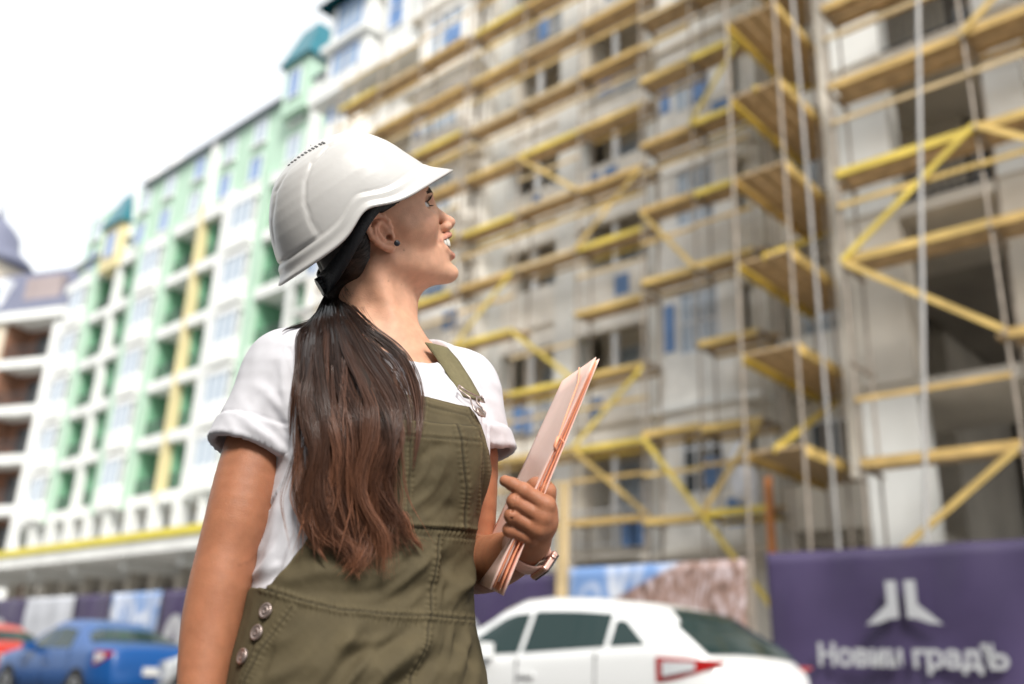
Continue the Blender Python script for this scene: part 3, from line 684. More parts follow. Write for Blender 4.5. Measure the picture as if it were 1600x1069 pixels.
def surfnet(f, lo, hi, h, B=8, newton=True):
    """sparse naive surface nets: only blocks near the surface are sampled finely"""
    lo = np.asarray(lo, float); hi = np.asarray(hi, float)
    nb = np.ceil((hi-lo)/(h*B)).astype(int)
    bi = np.stack(np.meshgrid(*[np.arange(n_) for n_ in nb], indexing='ij'), -1).reshape(-1, 3)
    dc = f(lo+(bi+.5)*h*B); bi = bi[np.abs(dc) < h*B*1.35]
    rr_ = np.arange(B+1); loc = np.stack(np.meshgrid(rr_, rr_, rr_, indexing='ij'), -1).reshape(-1, 3)
    N = (nb*B+2).astype(np.int64)
    def key(c): return ((c[..., 0]+1)*(N[1]+2)+(c[..., 1]+1))*(N[2]+2)+(c[..., 2]+1)
    corner = np.array([(i, j, k) for i in (0, 1) for j in (0, 1) for k in (0, 1)])
    edges = [(a, b) for a in range(8) for b in range(a+1, 8) if np.abs(corner[a]-corner[b]).sum() == 1]
    keys = []; verts = []; E = []
    step = max(1, 400000//len(loc))
    for i0 in range(0, len(bi), step):
        bb = bi[i0:i0+step]; g_ = bb[:, None, :]*B+loc[None]
        v = f((lo+g_*h).reshape(-1, 3)).reshape(len(bb), B+1, B+1, B+1)
        cv = np.stack([v[:, c[0]:B+c[0], c[1]:B+c[1], c[2]:B+c[2]] for c in corner], -1)
        ins = (cv < 0).sum(-1); idx = np.argwhere((ins > 0) & (ins < 8))
        if not len(idx): continue
        vals = cv[idx[:, 0], idx[:, 1], idx[:, 2], idx[:, 3]]; cell = bb[idx[:, 0]]*B+idx[:, 1:]
        acc = np.zeros((len(idx), 3)); cnt = np.zeros(len(idx))
        for a, b in edges:
            va, vb = vals[:, a], vals[:, b]; m_ = (va < 0) != (vb < 0)
            t = np.where(m_, va/(va-vb+1e-12), 0)
            acc += np.where(m_[:, None], corner[a]+t[:, None]*(corner[b]-corner[a]), 0); cnt += m_
        verts.append(lo+(cell+acc/cnt[:, None])*h); keys.append(key(cell))
        for ax, cb in ((0, 4), (1, 2), (2, 1)):
            m_ = (vals[:, 0] < 0) != (vals[:, cb] < 0)
            c = cell[m_]; s_ = vals[m_, 0] < 0; o1 = np.zeros(3, int); o2 = np.zeros(3, int); o1[(ax+1) % 3] = -1; o2[(ax+2) % 3] = -1
            E.append((key(c), key(c+o1), key(c+o1+o2), key(c+o2), s_))
    K = np.concatenate(keys); V = np.concatenate(verts); order = np.argsort(K); K = K[order]; V = V[order]
    F_ = []
    for a, b, c, d, s_ in E:
        ii = []; ok = np.ones(len(a), bool)
        for q in (a, b, c, d):
            j = np.clip(np.searchsorted(K, q), 0, len(K)-1); ok &= K[j] == q; ii.append(j)
        q = np.stack(ii, -1)[ok]; s2 = s_[ok]; q[~s2] = q[~s2][:, ::-1]; F_.append(q)
    F_ = np.concatenate(F_)
    if newton:
        e_ = h*.4; d0 = f(V); g_ = np.stack([f(V+np.eye(3)[i]*e_)-d0 for i in range(3)], -1)/e_
        V = V-g_*(np.clip(d0, -h, h)/np.maximum((g_**2).sum(1), .25))[:, None]
    return V, F_
def vnormals(V, F_):
    n_ = np.cross(V[F_[:, 2]]-V[F_[:, 0]], V[F_[:, 3]]-V[F_[:, 1]]); out_ = np.zeros_like(V)
    for i in range(4): np.add.at(out_, F_[:, i], n_)
    return out_/(np.linalg.norm(out_, axis=1, keepdims=True)+1e-12)
def laplace(V, F_, it=2, lam=.5):
    for _ in range(it):
        s_ = np.zeros_like(V); c = np.zeros(len(V))
        for i in range(4):
            for j in ((i+1) % 4, (i+3) % 4):
                np.add.at(s_, F_[:, i], V[F_[:, j]]); np.add.at(c, F_[:, i], 1)
        V = V+lam*(s_/np.maximum(c, 1)[:, None]-V)
    return V
def npmesh(name, V, F_, m, parent=None, col=None, smooth=True, origin=None):
    me = bpy.data.meshes.new(name); n_ = F_.shape[1]
    me.vertices.add(len(V)); me.vertices.foreach_set('co', np.ascontiguousarray(V, dtype=np.float32).ravel())
    me.loops.add(F_.size); me.loops.foreach_set('vertex_index', F_.astype(np.int32).ravel())
    me.polygons.add(len(F_)); me.polygons.foreach_set('loop_start', np.arange(0, F_.size, n_, dtype=np.int32))
    me.polygons.foreach_set('use_smooth', np.full(len(F_), smooth)); me.update(calc_edges=True); me.validate()
    if col is not None:
        a = me.color_attributes.new('tint', 'FLOAT_COLOR', 'POINT'); a.data.foreach_set('color', np.concatenate([col, np.ones((len(V), 1))], 1).astype(np.float32).ravel())
    o = link(name, me, m)
    if parent is not None: o.parent = parent; o.matrix_parent_inverse = parent.matrix_world.inverted()
    return o
def vnoise(p, s, seed=0, n=3):
    """cheap smooth pseudo-noise from summed rotated sines, about -1..1"""
    r_ = np.random.RandomState(seed); out_ = 0; amp = 1.0; tot = 0
    for o_ in range(n):
        for _ in range(3):
            k_ = r_.normal(size=3); k_ /= np.linalg.norm(k_); out_ = out_+amp*np.sin(p@k_*s*(2**o_)*r_.uniform(.7, 1.3)*6.283+r_.uniform(0, 6.28)); tot += amp*.7
        amp *= .55
    return out_/tot
def seg_dist(x, y, pts):
    """distance in px to a polyline and arc length along it"""
    best = np.full(x.shape, 1e9); al = np.zeros(x.shape); acc = 0
    for (x0, y0), (x1, y1) in zip(pts[:-1], pts[1:]):
        dx, dy = x1-x0, y1-y0; L2 = dx*dx+dy*dy; t = np.clip(((x-x0)*dx+(y-y0)*dy)/L2, 0, 1)
        d = np.hypot(x-x0-t*dx, y-y0-t*dy); m_ = d < best; best = np.where(m_, d, best); al = np.where(m_, acc+t*math.sqrt(L2), al); acc += math.sqrt(L2)
    return best, al
def poly_sd(x, y, pts):
    """signed distance in px to a polygon (negative inside)"""
    n_ = len(pts); d = np.full(x.shape, 1e9); ins = np.zeros(x.shape, bool)
    for i in range(n_):
        x0, y0 = pts[i]; x1, y1 = pts[(i+1) % n_]; dx, dy = x1-x0, y1-y0
        t = np.clip(((x-x0)*dx+(y-y0)*dy)/(dx*dx+dy*dy+1e-9), 0, 1); d = np.minimum(d, np.hypot(x-x0-t*dx, y-y0-t*dy))
        c = ((y0 > y) != (y1 > y)) & (x < (x1-x0)*(y-y0)/((y1-y0) if y1 != y0 else 1e-9)+x0); ins ^= c
    return np.where(ins, -d, d)

# ------------------------------------------------------------------ the woman: frames
def camdir(v): return RGT*v[0]+UPV*v[1]-FWD*v[2]
_b, _p = rad(20), rad(19)
_h = np.array([math.cos(_b), 0, -math.sin(_b)])
HF = camdir(math.cos(_p)*_h+np.array([0, math.sin(_p), 0])); HU = camdir(-math.sin(_p)*_h+np.array([0, math.cos(_p), 0])); HS = camdir(np.array([math.sin(_b), 0, math.cos(_b)]))
HO = P(612, 370, 1.33)-.07*HS                       # ear-canal midpoint: origin of the head
HR = np.stack([HF, HU, HS])                          # rows: forward, up, her right (towards the camera)
def hl(p): return (p-HO)@HR.T                        # world -> head
def hw(q): return HO+np.asarray(q, float)@HR         # head -> world
PSI = rad(35); BN = np.array([math.sin(PSI), -math.cos(PSI), 0]); BL = np.array([math.cos(PSI), math.sin(PSI), 0]); ZV = np.array([0, 0, 1.0])

# torso sections: height, centre x, centre y, half width, half depth
TS = np.array([(.62, -.166, 1.235, .160, .110), (.72, -.166, 1.235, .165, .112), (.80, -.168, 1.237, .160, .108), (.86, -.170, 1.238, .152, .104), (.92, -.175, 1.240, .139, .097), (.97, -.177, 1.244, .134, .095),
               (1.03, -.175, 1.250, .132, .095), (1.09, -.172, 1.258, .134, .096), (1.14, -.172, 1.264, .141, .096), (1.19, -.172, 1.272, .155, .093), (1.235, -.178, 1.280, .150, .080), (1.275, -.186, 1.288, .112, .066), (1.32, -.193, 1.294, .070, .058)])
def torso(p, grow=0.0):
    z = p[:, 2]; c = [np.interp(z, TS[:, 0], TS[:, i]) for i in range(1, 5)]
    dx, dy = p[:, 0]-c[0], p[:, 1]-c[1]; l = dx*BL[0]+dy*BL[1]; m_ = dx*BN[0]+dy*BN[1]
    n_ = 2.35; k = ((np.abs(l)/c[2])**n_+(np.abs(m_)/c[3])**n_)**(1/n_)+1e-9
    d = np.hypot(l, m_)*(1-1/k)
    d = np.maximum(d, -.07); d = smax(d, z-1.325, .02)
    cen = np.array([-.168, 1.262, 1.135])
    for q in (-1, 1):
        d = smin(d, ell(p, cen+BN*.054+BL*(.056*q), (.057, .055, .064), np.stack([BL, BN, ZV])), .035)
    # shoulders and trapezius slope
    for j, r_ in ((RSH, .052), (LSH, .050)): d = smin(d, cone(p, j, np.array([-.192, 1.292, 1.275]), r_, .055), .035)
    return d-grow
RSH = P(452, 588, 1.29); LSH = P(718, 612, 1.425)
NB = P(592, 545, 1.375)                              # base of the neck
def neck(p):
    d = cone(p, NB-ZV*.02, hw((-.022, -.02, 0)), .056, .050)
    d = smin(d, cone(p, hw((-.034, -.035, .050)), P(634, 562, 1.318), .0130, .0075), .018)     # neck muscle to the notch
    d = smin(d, cone(p, P(634, 562, 1.322), P(690, 572, 1.37), .008, .008), .014)               # collar bones
    d = smin(d, cone(p, P(626, 566, 1.325), P(560, 580, 1.285), .008, .008), .014)
    return smin(d, cone(p, hw((.008, -.086, .0)), P(617, 545, 1.345), .019, .019), .028)        # windpipe
def head(p):
    q = hl(p); s_ = np.abs(q[:, 2]); qs = np.stack([q[:, 0], q[:, 1], s_], -1)
    d = ell(qs, (-.006, .052, 0), (.094, .088, .073))
    d = smin(d, ell(qs, (.026, .002, 0), (.060, .086, .059)), .03)
    d = smin(d, ell(qs, (.052, .030, 0), (.040, .045, .054)), .02)
    d = smin(d, cone(qs, (-.008, -.030, .051), (.070, -.071, .013), .0135, .0155), .024)       # jaw
    d = smin(d, ell(qs, (.040, -.046, 0), (.046, .036, .038)), .018)
    mf = (qs[:, 0] > -.03) & (qs[:, 0] < .15) & (np.abs(qs[:, 1]+.02) < .11)
    if mf.any(): d[mf] = face(d[mf], qs[mf])
    me_ = (np.abs(qs[:, 0]+.012) < .035) & (np.abs(qs[:, 1]-.01) < .045) & (s_ > .042) & (s_ < .105)
    if me_.any(): d[me_] = earsdf(d[me_], qs[me_])
    return d
LIPU = [((.0800, -.0250, .0262), .0022), ((.0880, -.0232, .0205), .0030), ((.0970, -.0212, .0120), .0037), ((.1020, -.0205, .0050), .0040), ((.1022, -.0212, 0), .0038)]
LIPL = [((.0800, -.0262, .0262), .0022), ((.0840, -.0390, .0225), .0032), ((.0905, -.0482, .0140), .0043), ((.0950, -.0520, .0060), .0050), ((.0955, -.0525, 0), .0050)]
CAV = [((.0810, -.0270, .0255), .0016), ((.0865, -.0300, .0215), .0050), ((.0930, -.0340, .0140), .0095), ((.0965, -.0362, .0060), .0125), ((.0970, -.0365, 0), .0128)]
EYEC = (.0660, .0300, .0345)
def face(d, qs):
    d = smin(d, ell(qs, (.0825, -.0765, 0), (.0165, .0140, .018)), .012)                      # chin
    d = smin(d, ell(qs, (.048, -.003, .040), (.0265, .022, .020)), .015)                       # smiling cheek
    d = smin(d, cone(qs, (.064, .008, .046), (.028, .008, .060), .009, .008), .02)            # cheekbone
    d = smin(d, ell(qs, (.070, -.034, 0), (.0310, .028, .0285)), .010)                        # mouth barrel
    d = smin(d, cone(qs, (.0795, .049, .0), (.064, .046, .040), .0125, .0095), .012)          # brow
    d = smax(d, -ell(qs, (.092, .0290, .034), (.0150, .0115, .0175)), .010)                   # orbit
    d = smax(d, -ell(qs, (.082, .0300, .0490), (.0130, .0105, .0120)), .010)
    d = smin(d, cone(qs, (.0840, .030, 0), (.1060, .0005, 0), .0085, .0092), .006)            # nose
    d = smin(d, ell(qs, (.1085, -.0030, 0), (.0112, .0085, .0090)), .005)                     # tip
    d = smin(d, ell(qs, (.0985, -.0080, .0110), (.0105, .0066, .0060)), .0040)                # wing
    d = smin(d, cone(qs, (.1085, -.0078, 0), (.0975, -.0150, 0), .0046, .0046), .004)
    d = smax(d, -cone(qs, (.1040, -.0148, .0062), (.100, -.005, .0065), .0028, .0024), .002)  # nostril
    d = smax(d, -chain(qs, [((.0915, -.0020, .0175), .0010), ((.0930, -.0100, .0185), .0010), ((.0960, -.0150, .0150), .0010)], .002), .003)
    d = smin(d, np.linalg.norm(qs-np.array(EYEC), axis=1)-.0136, .004)                        # lids
    d = smax(d, -ell(qs, (.0760, .0312, .0420), (.0145, .0044, .0150)), .0014)
    d = smin(d, chain(qs, [((.0600, .0385, .0455), .0016), ((.0720, .0405, .039), .0022), ((.0780, .0370, .026), .0018)], .003), .0035)
    cav = chain(qs, CAV, .004); d = smax(d, -cav, .0015)                                        # open smile
    d = smin(d, chain(qs, LIPU, .004), .004)
    d = smin(d, chain(qs, LIPL, .004), .004)
    return smax(d, -chain(qs, [((.091, -.003, .0205), .0014), ((.083, -.014, .0300), .0022), ((.0765, -.028, .0325), .0016)], .003), .007)   # smile fold
_hp = np.array([(.0035, .003, .0750, .0024), (.0052, .012, .0765, .0025), (.0040, .0225, .0780, .0028), (-.0015, .0300, .0800, .0031), (-.0085, .0338, .0822, .0033), (-.0165, .0338, .0845, .0034), (-.0235, .0300, .0865, .0034), (-.0275, .0235, .0872, .0033), (-.0285, .0160, .0870, .0032), (-.0270, .0080, .0858, .0032), (-.0225, -.0005, .0835, .0033), (-.0165, -.0075, .0808, .0036), (-.0100, -.0125, .0782, .0048), (-.0040, -.0145, .0765, .0054), (.0005, -.0125, .0750, .0046)])
def earsdf(d, qs):
    hp = _hp-np.array([.003, 0, .0045, 0])
    hel = chain(qs, [(h_[:3], h_[3]) for h_ in hp], .0045)
    base = ell(qs, (-.0140, .0105, .0705), (.0165, .0235, .0060), None)
    base = smin(base, cone(qs, (-.012, .008, .062), (-.020, .012, .077), .014, .010), .006)
    base = smax(base, -ell(qs, (-.0120, .0090, .0825), (.0105, .0150, .0090)), .003)
    ear = smin(hel, base, .0035)
    ear = smin(ear, chain(qs, [((-.007, .0235, .0735), .0024), ((-.0150, .0225, .0768), .0027), ((-.0195, .0160, .0785), .0027), ((-.0190, .0070, .0780), .0028), ((-.0145, -.0010, .0760), .0032)], .004), .0025)
    ear = smin(ear, ell(qs, (.0000, .0005, .0735), (.0042, .0060, .0045)), .003)
    ear = smax(ear, -cone(qs, (-.0065, .0005, .0800), (-.004, .000, .064), .0042, .0030), .0025)
    return smin(d, ear, .003)
# arms: (pixel x, pixel y, depth, radius)
RARM = [(470, 575, 1.305, .038), (418, 664, 1.247, .0420), (392, 739, 1.210, .0425), (374, 805, 1.180, .0405), (357, 862, 1.160, .0375), (344, 915, 1.140, .0370), (331, 976, 1.120, .0352), (321, 1035, 1.098, .0310), (315, 1085, 1.080, .0270), (311, 1170, 1.050, .0225), (311, 1215, 1.035, .0240)]
LARM = [(716, 600, 1.430, .042), (732, 690, 1.400, .043), (733, 790, 1.365, .040), (728, 872, 1.335, .040), (752, 882, 1.295, .0390), (782, 874, 1.245, .0345), (808, 862, 1.205, .0285), (829, 846, 1.175, .0245)]
def spline(pts, n=5):
    """Catmull-Rom through (point, radius) pairs, so that limbs have no visible joints"""
    q = np.array([np.r_[np.asarray(a, float), r_] for a, r_ in pts]); q = np.concatenate([[2*q[0]-q[1]], q, [2*q[-1]-q[-2]]]); out_ = []
    for i in range(1, len(q)-2):
        for t in np.arange(n)/n:
            out_.append(.5*(2*q[i]+(q[i+1]-q[i-1])*t+(2*q[i-1]-5*q[i]+4*q[i+1]-q[i+2])*t*t+(3*q[i]-q[i-1]-3*q[i+1]+q[i+2])*t**3))
    out_.append(q[-2]); return [(a[:3], a[3]) for a in out_]
def PC(lst): return spline([(P(*a[:3]), a[3]) for a in lst], 4)
def arm(p, lst): return chain(p, PC(lst), .0015)
def skin_head(p):
    q = np.linalg.norm(p-HO, axis=1); d = q-.12; m_ = q < .19
    if m_.any(): d[m_] = head(p[m_])
    n_ = p[:, 2] < HO[2]+.03
    if n_.any():
        pn = p[n_]; dn = smin(d[n_], neck(pn), .020); k = pn[:, 2] < 1.36
        if k.any(): dn[k] = smin(dn[k], torso(pn[k], -.006), .028)
        d[n_] = dn
    return d
# hands -------------------------------------------------------------
def hand_left(p):
    """fist closed on the folder: pixel positions and depths of the joints"""
    J = lambda *a: P(*a)
    # back of the hand / palm
    d = cone(p, J(829, 846, 1.172), J(842, 815, 1.160), .0225, .022)
    d = smin(d, cone(p, J(854, 797, 1.151), J(832, 842, 1.160), .0120, .0145), .012)
    d = smin(d, cone(p, J(846, 800, 1.175), J(826, 838, 1.185), .0170, .0160), .012)
    d = smin(d, ell(p, J(844, 817, 1.160), (.018, .024, .018)), .012)
    fg = [  # MCP, PIP, DIP, tip with radii
        [((853, 789, 1.146), .0112), ((818, 767, 1.146), .0090), ((801, 757, 1.150), .0080), ((789, 751.5, 1.155), .0070)],
        [((847, 809, 1.142), .0104), ((804, 784, 1.143), .0086), ((809, 778, 1.166), .0090), ((823, 786, 1.172), .0080)],
        [((840, 827, 1.143), .0100), ((800, 806, 1.142), .0085), ((806, 801, 1.165), .0088), ((820, 808, 1.170), .0078)],
        [((830, 842, 1.147), .0094), ((797, 828, 1.146), .0080), ((803, 822, 1.166), .0080), ((814, 827, 1.170), .0072)]]
    for f_ in fg:
        pts = [(J(*a), r_) for a, r_ in f_]
        c = chain(p, pts, .003)
        # knuckle swell
        c = smin(c, np.linalg.norm(p-pts[1][0], axis=1)-pts[1][1]*1.08, .004)
        d = smin(d, c, .0018)
    for a in ((853, 790, 1.142), (848, 809, 1.139), (841, 827, 1.140)):
        d = smin(d, np.linalg.norm(p-J(*a), axis=1)-.0102, .008)
    th = chain(p, [(J(838, 838, 1.180), .0150), (J(853, 800, 1.178), .0135), (J(853, 768, 1.172), .0118), (J(838, 760, 1.182), .0108), (J(824, 766, 1.190), .0090)], .006)
    d = smin(d, th, .005)
    # skin creases
    for a, b in (((806, 775, 1.137), (802, 789, 1.134)), ((801, 798, 1.136), (798, 812, 1.133))):
        d = smax(d, -cone(p, J(*a), J(*b), .0008, .0008), .002)
    return d
def hand_right(p):
    """relaxed hand hanging below the frame"""
    w = P(311, 1215, 1.035); dn = np.array([.05, -.12, -1.0]); dn /= np.linalg.norm(dn)
    sd = np.cross(BL, dn)*1.0; sd = -sd if sd@BN > 0 else sd; sd /= np.linalg.norm(sd); nrm = BL
    at = lambda a, b, c: w+dn*a+sd*b+nrm*c
    d = chain(p, [(at(0, 0, 0), .024), (at(.03, 0, 0), .026), (at(.07, 0, .002), .026)], .01)
    d = smin(d, cone(p, at(.075, -.026, 0), at(.075, .026, 0), .014, .014), .015)
    for i, (o_, L_) in enumerate(((-.030, .068), (-.010, .078), (.010, .073), (.028, .058))):
        c = chain(p, [(at(.078, o_*.95, 0), .0105), (at(.078+L_*.45, o_*1.05, .006), .0095), (at(.078+L_*.78, o_*1.05, .018), .0085), (at(.078+L_*.97, o_, .032), .0072)], .004); d = smin(d, c, .004)
    th = chain(p, [(at(.02, -.022, .008), .015), (at(.052, -.042, .018), .0125), (at(.082, -.050, .026), .0105), (at(.104, -.050, .034), .0085)], .006)
    return smin(d, th, .008)
# ------------------------------------------------------------------ build the body
M_skin = mat('skin', (.5, .28, .18), .50, .09, 70, bump=.16, bscale=650, attr='tint', spec=.35)
_b2 = M_skin.node_tree.nodes['Principled BSDF']; _b2.inputs['Subsurface Weight'].default_value = .22; _b2.inputs['Subsurface Radius'].default_value = (1.0, .38, .22); _b2.inputs['Subsurface Scale'].default_value = .006
person = empty('person', (-.17, 1.24, .0)); bpy.context.view_layer.update()
tag(person, 'woman in white hard hat and olive dungarees looking up at the scaffolding', 'person')
def bbox(pts, m): a = np.array(pts); return a.min(0)-m, a.max(0)+m
def skin_tint(V, part):
    base = np.array((.64, .355, .235)); col = np.tile(base, (len(V), 1))
    n_ = vnoise(V, 9, 3)[:, None]; col = col*(1+.05*n_*np.array([.6, 1, 1.1]))*(1+.045*vnoise(V, 40, 17)[:, None]*np.array([.5, 1, 1]))
    if part == 'head':
        q = hl(V); s_ = np.abs(q[:, 2]); qs = np.stack([q[:, 0], q[:, 1], s_], -1)
        def blob(c, r): return np.exp(-(((qs-np.array(c))/np.array(r))**2).sum(1))[:, None]
        def mixc(w, c):
            nonlocal col; col = col*(1-w)+np.array(c)*w
        mixc(.35*blob((.070, -.006, .042), (.025, .022, .03)), (.60, .24, .16))
        mixc(.40*blob((.112, -.003, 0), (.016, .014, .014)), (.58, .24, .17))
        mixc(.45*blob((-.012, .012, .085), (.03, .035, .014)), (.60, .24, .16))
        # lips
        lu = chain(qs, [(a, r_-.0008) for a, r_ in LIPU], .004)
        ll_ = chain(qs, [(a, r_-.0008) for a, r_ in LIPL], .004)
        w = np.clip(1.1-np.minimum(lu, ll_)/.0016, 0, 1)[:, None]; mixc(w*.85, (.46, .14, .12))
        cav = chain(qs, CAV, .004)-.0006; mixc(np.clip(-cav/.001, 0, 1)[:, None]*(np.minimum(lu, ll_) > .0006)[:, None], (.10, .025, .022))
        w = np.clip(1-np.abs(np.linalg.norm(qs-np.array(EYEC), axis=1)-.0135)/.0025, 0, 1)*(qs[:, 0] > .070)*(np.abs(qs[:, 1]-.0325) < .009); mixc(.5*w[:, None], (.16, .07, .05))
        # small moles seen on jaw and neck
        x, y, z = to_px(V)
        for mx, my, r_ in ((631, 391, 1.3), (607, 439, 1.1), (627, 445, .8)):
            mixc(.6*np.exp(-(((x-mx)**2+(y-my)**2)/r_**2))[:, None], (.13, .05, .035))
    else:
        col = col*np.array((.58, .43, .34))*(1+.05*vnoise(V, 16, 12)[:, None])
        x, y, z = to_px(V); d_, al_ = seg_dist(x, y, [(372, 884), (390, 878), (402, 866)]); col = col*(1-.22*np.exp(-(d_/2.2)**2))[:, None]  # elbow crease shade painted into the tint as a darker line
    return np.clip(col, 0, 1)
lo, hi = bbox([hw((-.11, -.12, -.1)), hw((.13, .15, .1)), P(560, 590, 1.25), P(690, 590, 1.45), np.array([-.33, 1.2, 1.19])], .02); lo[2] = 1.17
pieces = []
V, F_ = surfnet(lambda p: np.maximum(skin_head(p), 1.185-p[:, 2]), lo, hi, .0018)
pieces.append((V, F_, skin_tint(V, 'head')))
pts = [P(*a[:3]) for a in RARM]; lo, hi = bbox(pts+[pts[-1]-np.array([0, .02, .2])], .06)
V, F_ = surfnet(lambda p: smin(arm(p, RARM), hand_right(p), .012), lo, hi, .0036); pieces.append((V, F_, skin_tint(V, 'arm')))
pts = [P(*a[:3]) for a in LARM]+[P(790, 745, 1.15), P(865, 800, 1.14)]; lo, hi = bbox(pts, .055)
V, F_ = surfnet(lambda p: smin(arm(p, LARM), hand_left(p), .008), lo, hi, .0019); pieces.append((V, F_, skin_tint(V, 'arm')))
off = 0; VV, FF, CC = [], [], []
for V, F_, c in pieces: VV.append(V); FF.append(F_+off); CC.append(c); off += len(V)
body = npmesh('body', np.concatenate(VV), np.concatenate(FF), M_skin, person, np.concatenate(CC))
# eyes, brows, lashes, teeth
M_eye = mat('eye_white', (.78, .76, .74), .12, spec=.7, attr='tint')
for sg in (1, -1):
    b = bmesh.new(); bmesh.ops.create_uvsphere(b, u_segments=32, v_segments=20, radius=.0126); V = np.array([v.co[:] for v in b.verts]); F3 = [[v.index for v in f_.verts] for f_ in b.faces]; b.free()
    gz = np.array((.86, .40, .34*sg)); gz /= np.linalg.norm(gz); ca = (V/np.linalg.norm(V, axis=1, keepdims=True))@gz
    col = np.tile((.50, .46, .44), (len(V), 1)); col[ca > .78] = (.10, .045, .02); col[ca > .97] = (.01, .01, .01)
    me = bpy.data.meshes.new('eye'); me.from_pydata([tuple(hw(v+np.array((EYEC[0], EYEC[1], EYEC[2]*sg)))) for v in V], [], F3); me.polygons.foreach_set('use_smooth', [True]*len(F3))
    a = me.color_attributes.new('tint', 'FLOAT_COLOR', 'POINT'); a.data.foreach_set('color', np.concatenate([col, np.ones((len(V), 1))], 1).astype(np.float32).ravel())
    o = link('eye', me, M_eye); o.parent = person; o.matrix_parent_inverse = person.matrix_world.inverted()
def child(o, par=None):
    par = par or person; o.parent = par; bpy.context.view_layer.update(); o.matrix_parent_inverse = par.matrix_world.inverted(); return o
M_tooth = mat('tooth', (.80, .77, .70), .22, spec=.6)
for i in range(-4, 5):
    if i == 0: continue
    a = (abs(i)-.5)*.0072*(1 if i > 0 else -1); hgt = (.0140, .0130, .0128, .0110)[abs(i)-1]
    th_ = a/.027; c = np.array((.0700+.0270*math.cos(th_), -.0312+.0012*(abs(i) > 2), .0265*math.sin(th_)))
    ta = np.array((-math.sin(th_), 0, math.cos(th_))); no = np.array((math.cos(th_), 0, math.sin(th_)))
    b = MB(); w = .0034
    vs = []
    for zz, ww, dd in ((hgt*.5, w*.85, .0030), (hgt*.1, w, .0036), (-hgt*.42, w*.97, .0026), (-hgt*.5, w*.85, .0020)):
        for xx, yy in ((-1, 0), (-.7, .75), (0, 1), (.7, .75), (1, 0), (0, -.8)): vs.append(tuple(hw(c+ta*(ww*xx)+no*(dd*yy)+np.array((0, zz, 0)))))
    b.v = vs; b.f = [(r_*6+j, r_*6+(j+1) % 6, (r_+1)*6+(j+1) % 6, (r_+1)*6+j) for r_ in range(3) for j in range(6)]+[tuple(range(5, -1, -1)), tuple(range(18, 24))]
    child(b.build('tooth', M_tooth, None, True))
M_brow = mat('brow_hair', (.022, .012, .009), .6)
rb = np.random.RandomState(3); b = MB(); nB = 420
for sg in (1, -1):
    t = rb.rand(nB); v_ = rb.uniform(-1, 1, nB); wd = .0050*(1-t*.65)
    base = np.stack([.0945-.006*t-.030*t*t, .0480+.0075*t-.0100*t*t+v_*wd, .010+.041*t], -1)
    dr = np.stack([-.25-.3*t, .30*(1-t)-.25*t, np.full(nB, .9)], -1); dr /= np.linalg.norm(dr, axis=1, keepdims=True)
    Q = np.stack([base, base+dr*.0031, base+dr*.0062], 1); Wb = hw((Q*np.array((1, 1, sg))).reshape(-1, 3))
    for _ in range(4): Wb = Wb-HF*(head(Wb)*.9)[:, None]
    Wb = (Wb+HF*.0004).reshape(nB, 3, 3)
    for k in range(nB): b.tube(list(Wb[k]), [.00022, .0002, .00006], 3, False)
brow = child(b.build('eyebrow', M_brow)); tag(brow, None, kind='stuff')
b = MB()
for sg in (1, -1):
    for i in range(46):
        t = i/45; an = -.75+1.7*t; c = np.array(EYEC); up_ = .35
        d0 = np.array((math.cos(an)*.95, up_-.02*abs(an), math.sin(an))); d0 /= np.linalg.norm(d0)
        q0 = c+d0*.0140; L_ = .0075+.0015*math.sin(i*2.1)
        pr = [hw((q0+d0*L_*k_+np.array((0, .0045*k_*k_, 0)))*np.array((1, 1, sg))) for k_ in (0, .5, 1)]; b.tube(pr, [.00032, .00025, .00008], 3, False)
    for i in range(26):
        t = i/25; an = -.6+1.5*t; d0 = np.array((math.cos(an)*.95, -.12, math.sin(an))); d0 /= np.linalg.norm(d0); q0 = np.array(EYEC)+d0*.0138
        pr = [hw((q0+d0*.004*k_+np.array((0, -.0015*k_*k_, 0)))*np.array((1, 1, sg))) for k_ in (0, .5, 1)]; b.tube(pr, [.00025, .0002, .00006], 3, False)
lash = child(b.build('eyelashes', M_brow)); tag(lash, None, kind='stuff')

# ------------------------------------------------------------------ T-shirt
SLR = [(P(460, 588, 1.288), .060), (P(413, 655, 1.245), .0535), (P(389, 707, 1.220), .0535), (P(376, 736, 1.206), .0540)]
SLL = [(P(716, 606, 1.425), .053), (P(738, 680, 1.405), .0545), (P(748, 716, 1.393), .056), (P(756, 746, 1.383), .057)]
HEMS = (SLR[1][0], SLR[2][0]), (SLL[1][0], SLL[2][0])
SLR, SLL = spline(SLR, 4), spline(SLL, 4)
def hemplane(S): a_, b_ = HEMS[0] if S is SLR else HEMS[1]; n_ = b_-a_; n_ = n_/np.linalg.norm(n_); return b_, n_
def _old(S): n_ = S[2][0]-S[1][0]; n_ = n_/np.linalg.norm(n_); return S[2][0], n_
OPC = P(599, 556, 1.362)+BN*.010; OPN = ZV*.86+BN*.50; OPN /= np.linalg.norm(OPN); OPM = np.cross(BL, OPN)
BIB = [(417, 921), (473, 853), (520, 770), (545, 690), (560, 640), (590, 611), (613, 613), (664, 620), (684, 624), (734, 636), (745, 650), (752, 664), (759, 684), (764, 705), (768, 735), (776, 765), (900, 790), (900, 1000), (900, 1400), (200, 1400), (360, 965), (392, 918)]
def neckhole(p):
    q = p-OPC; l = q@BL; m_ = q@OPM; k = np.sqrt((l/.084)**2+(m_/.080)**2)+1e-9
    return np.hypot(l, m_)*(1-1/k)
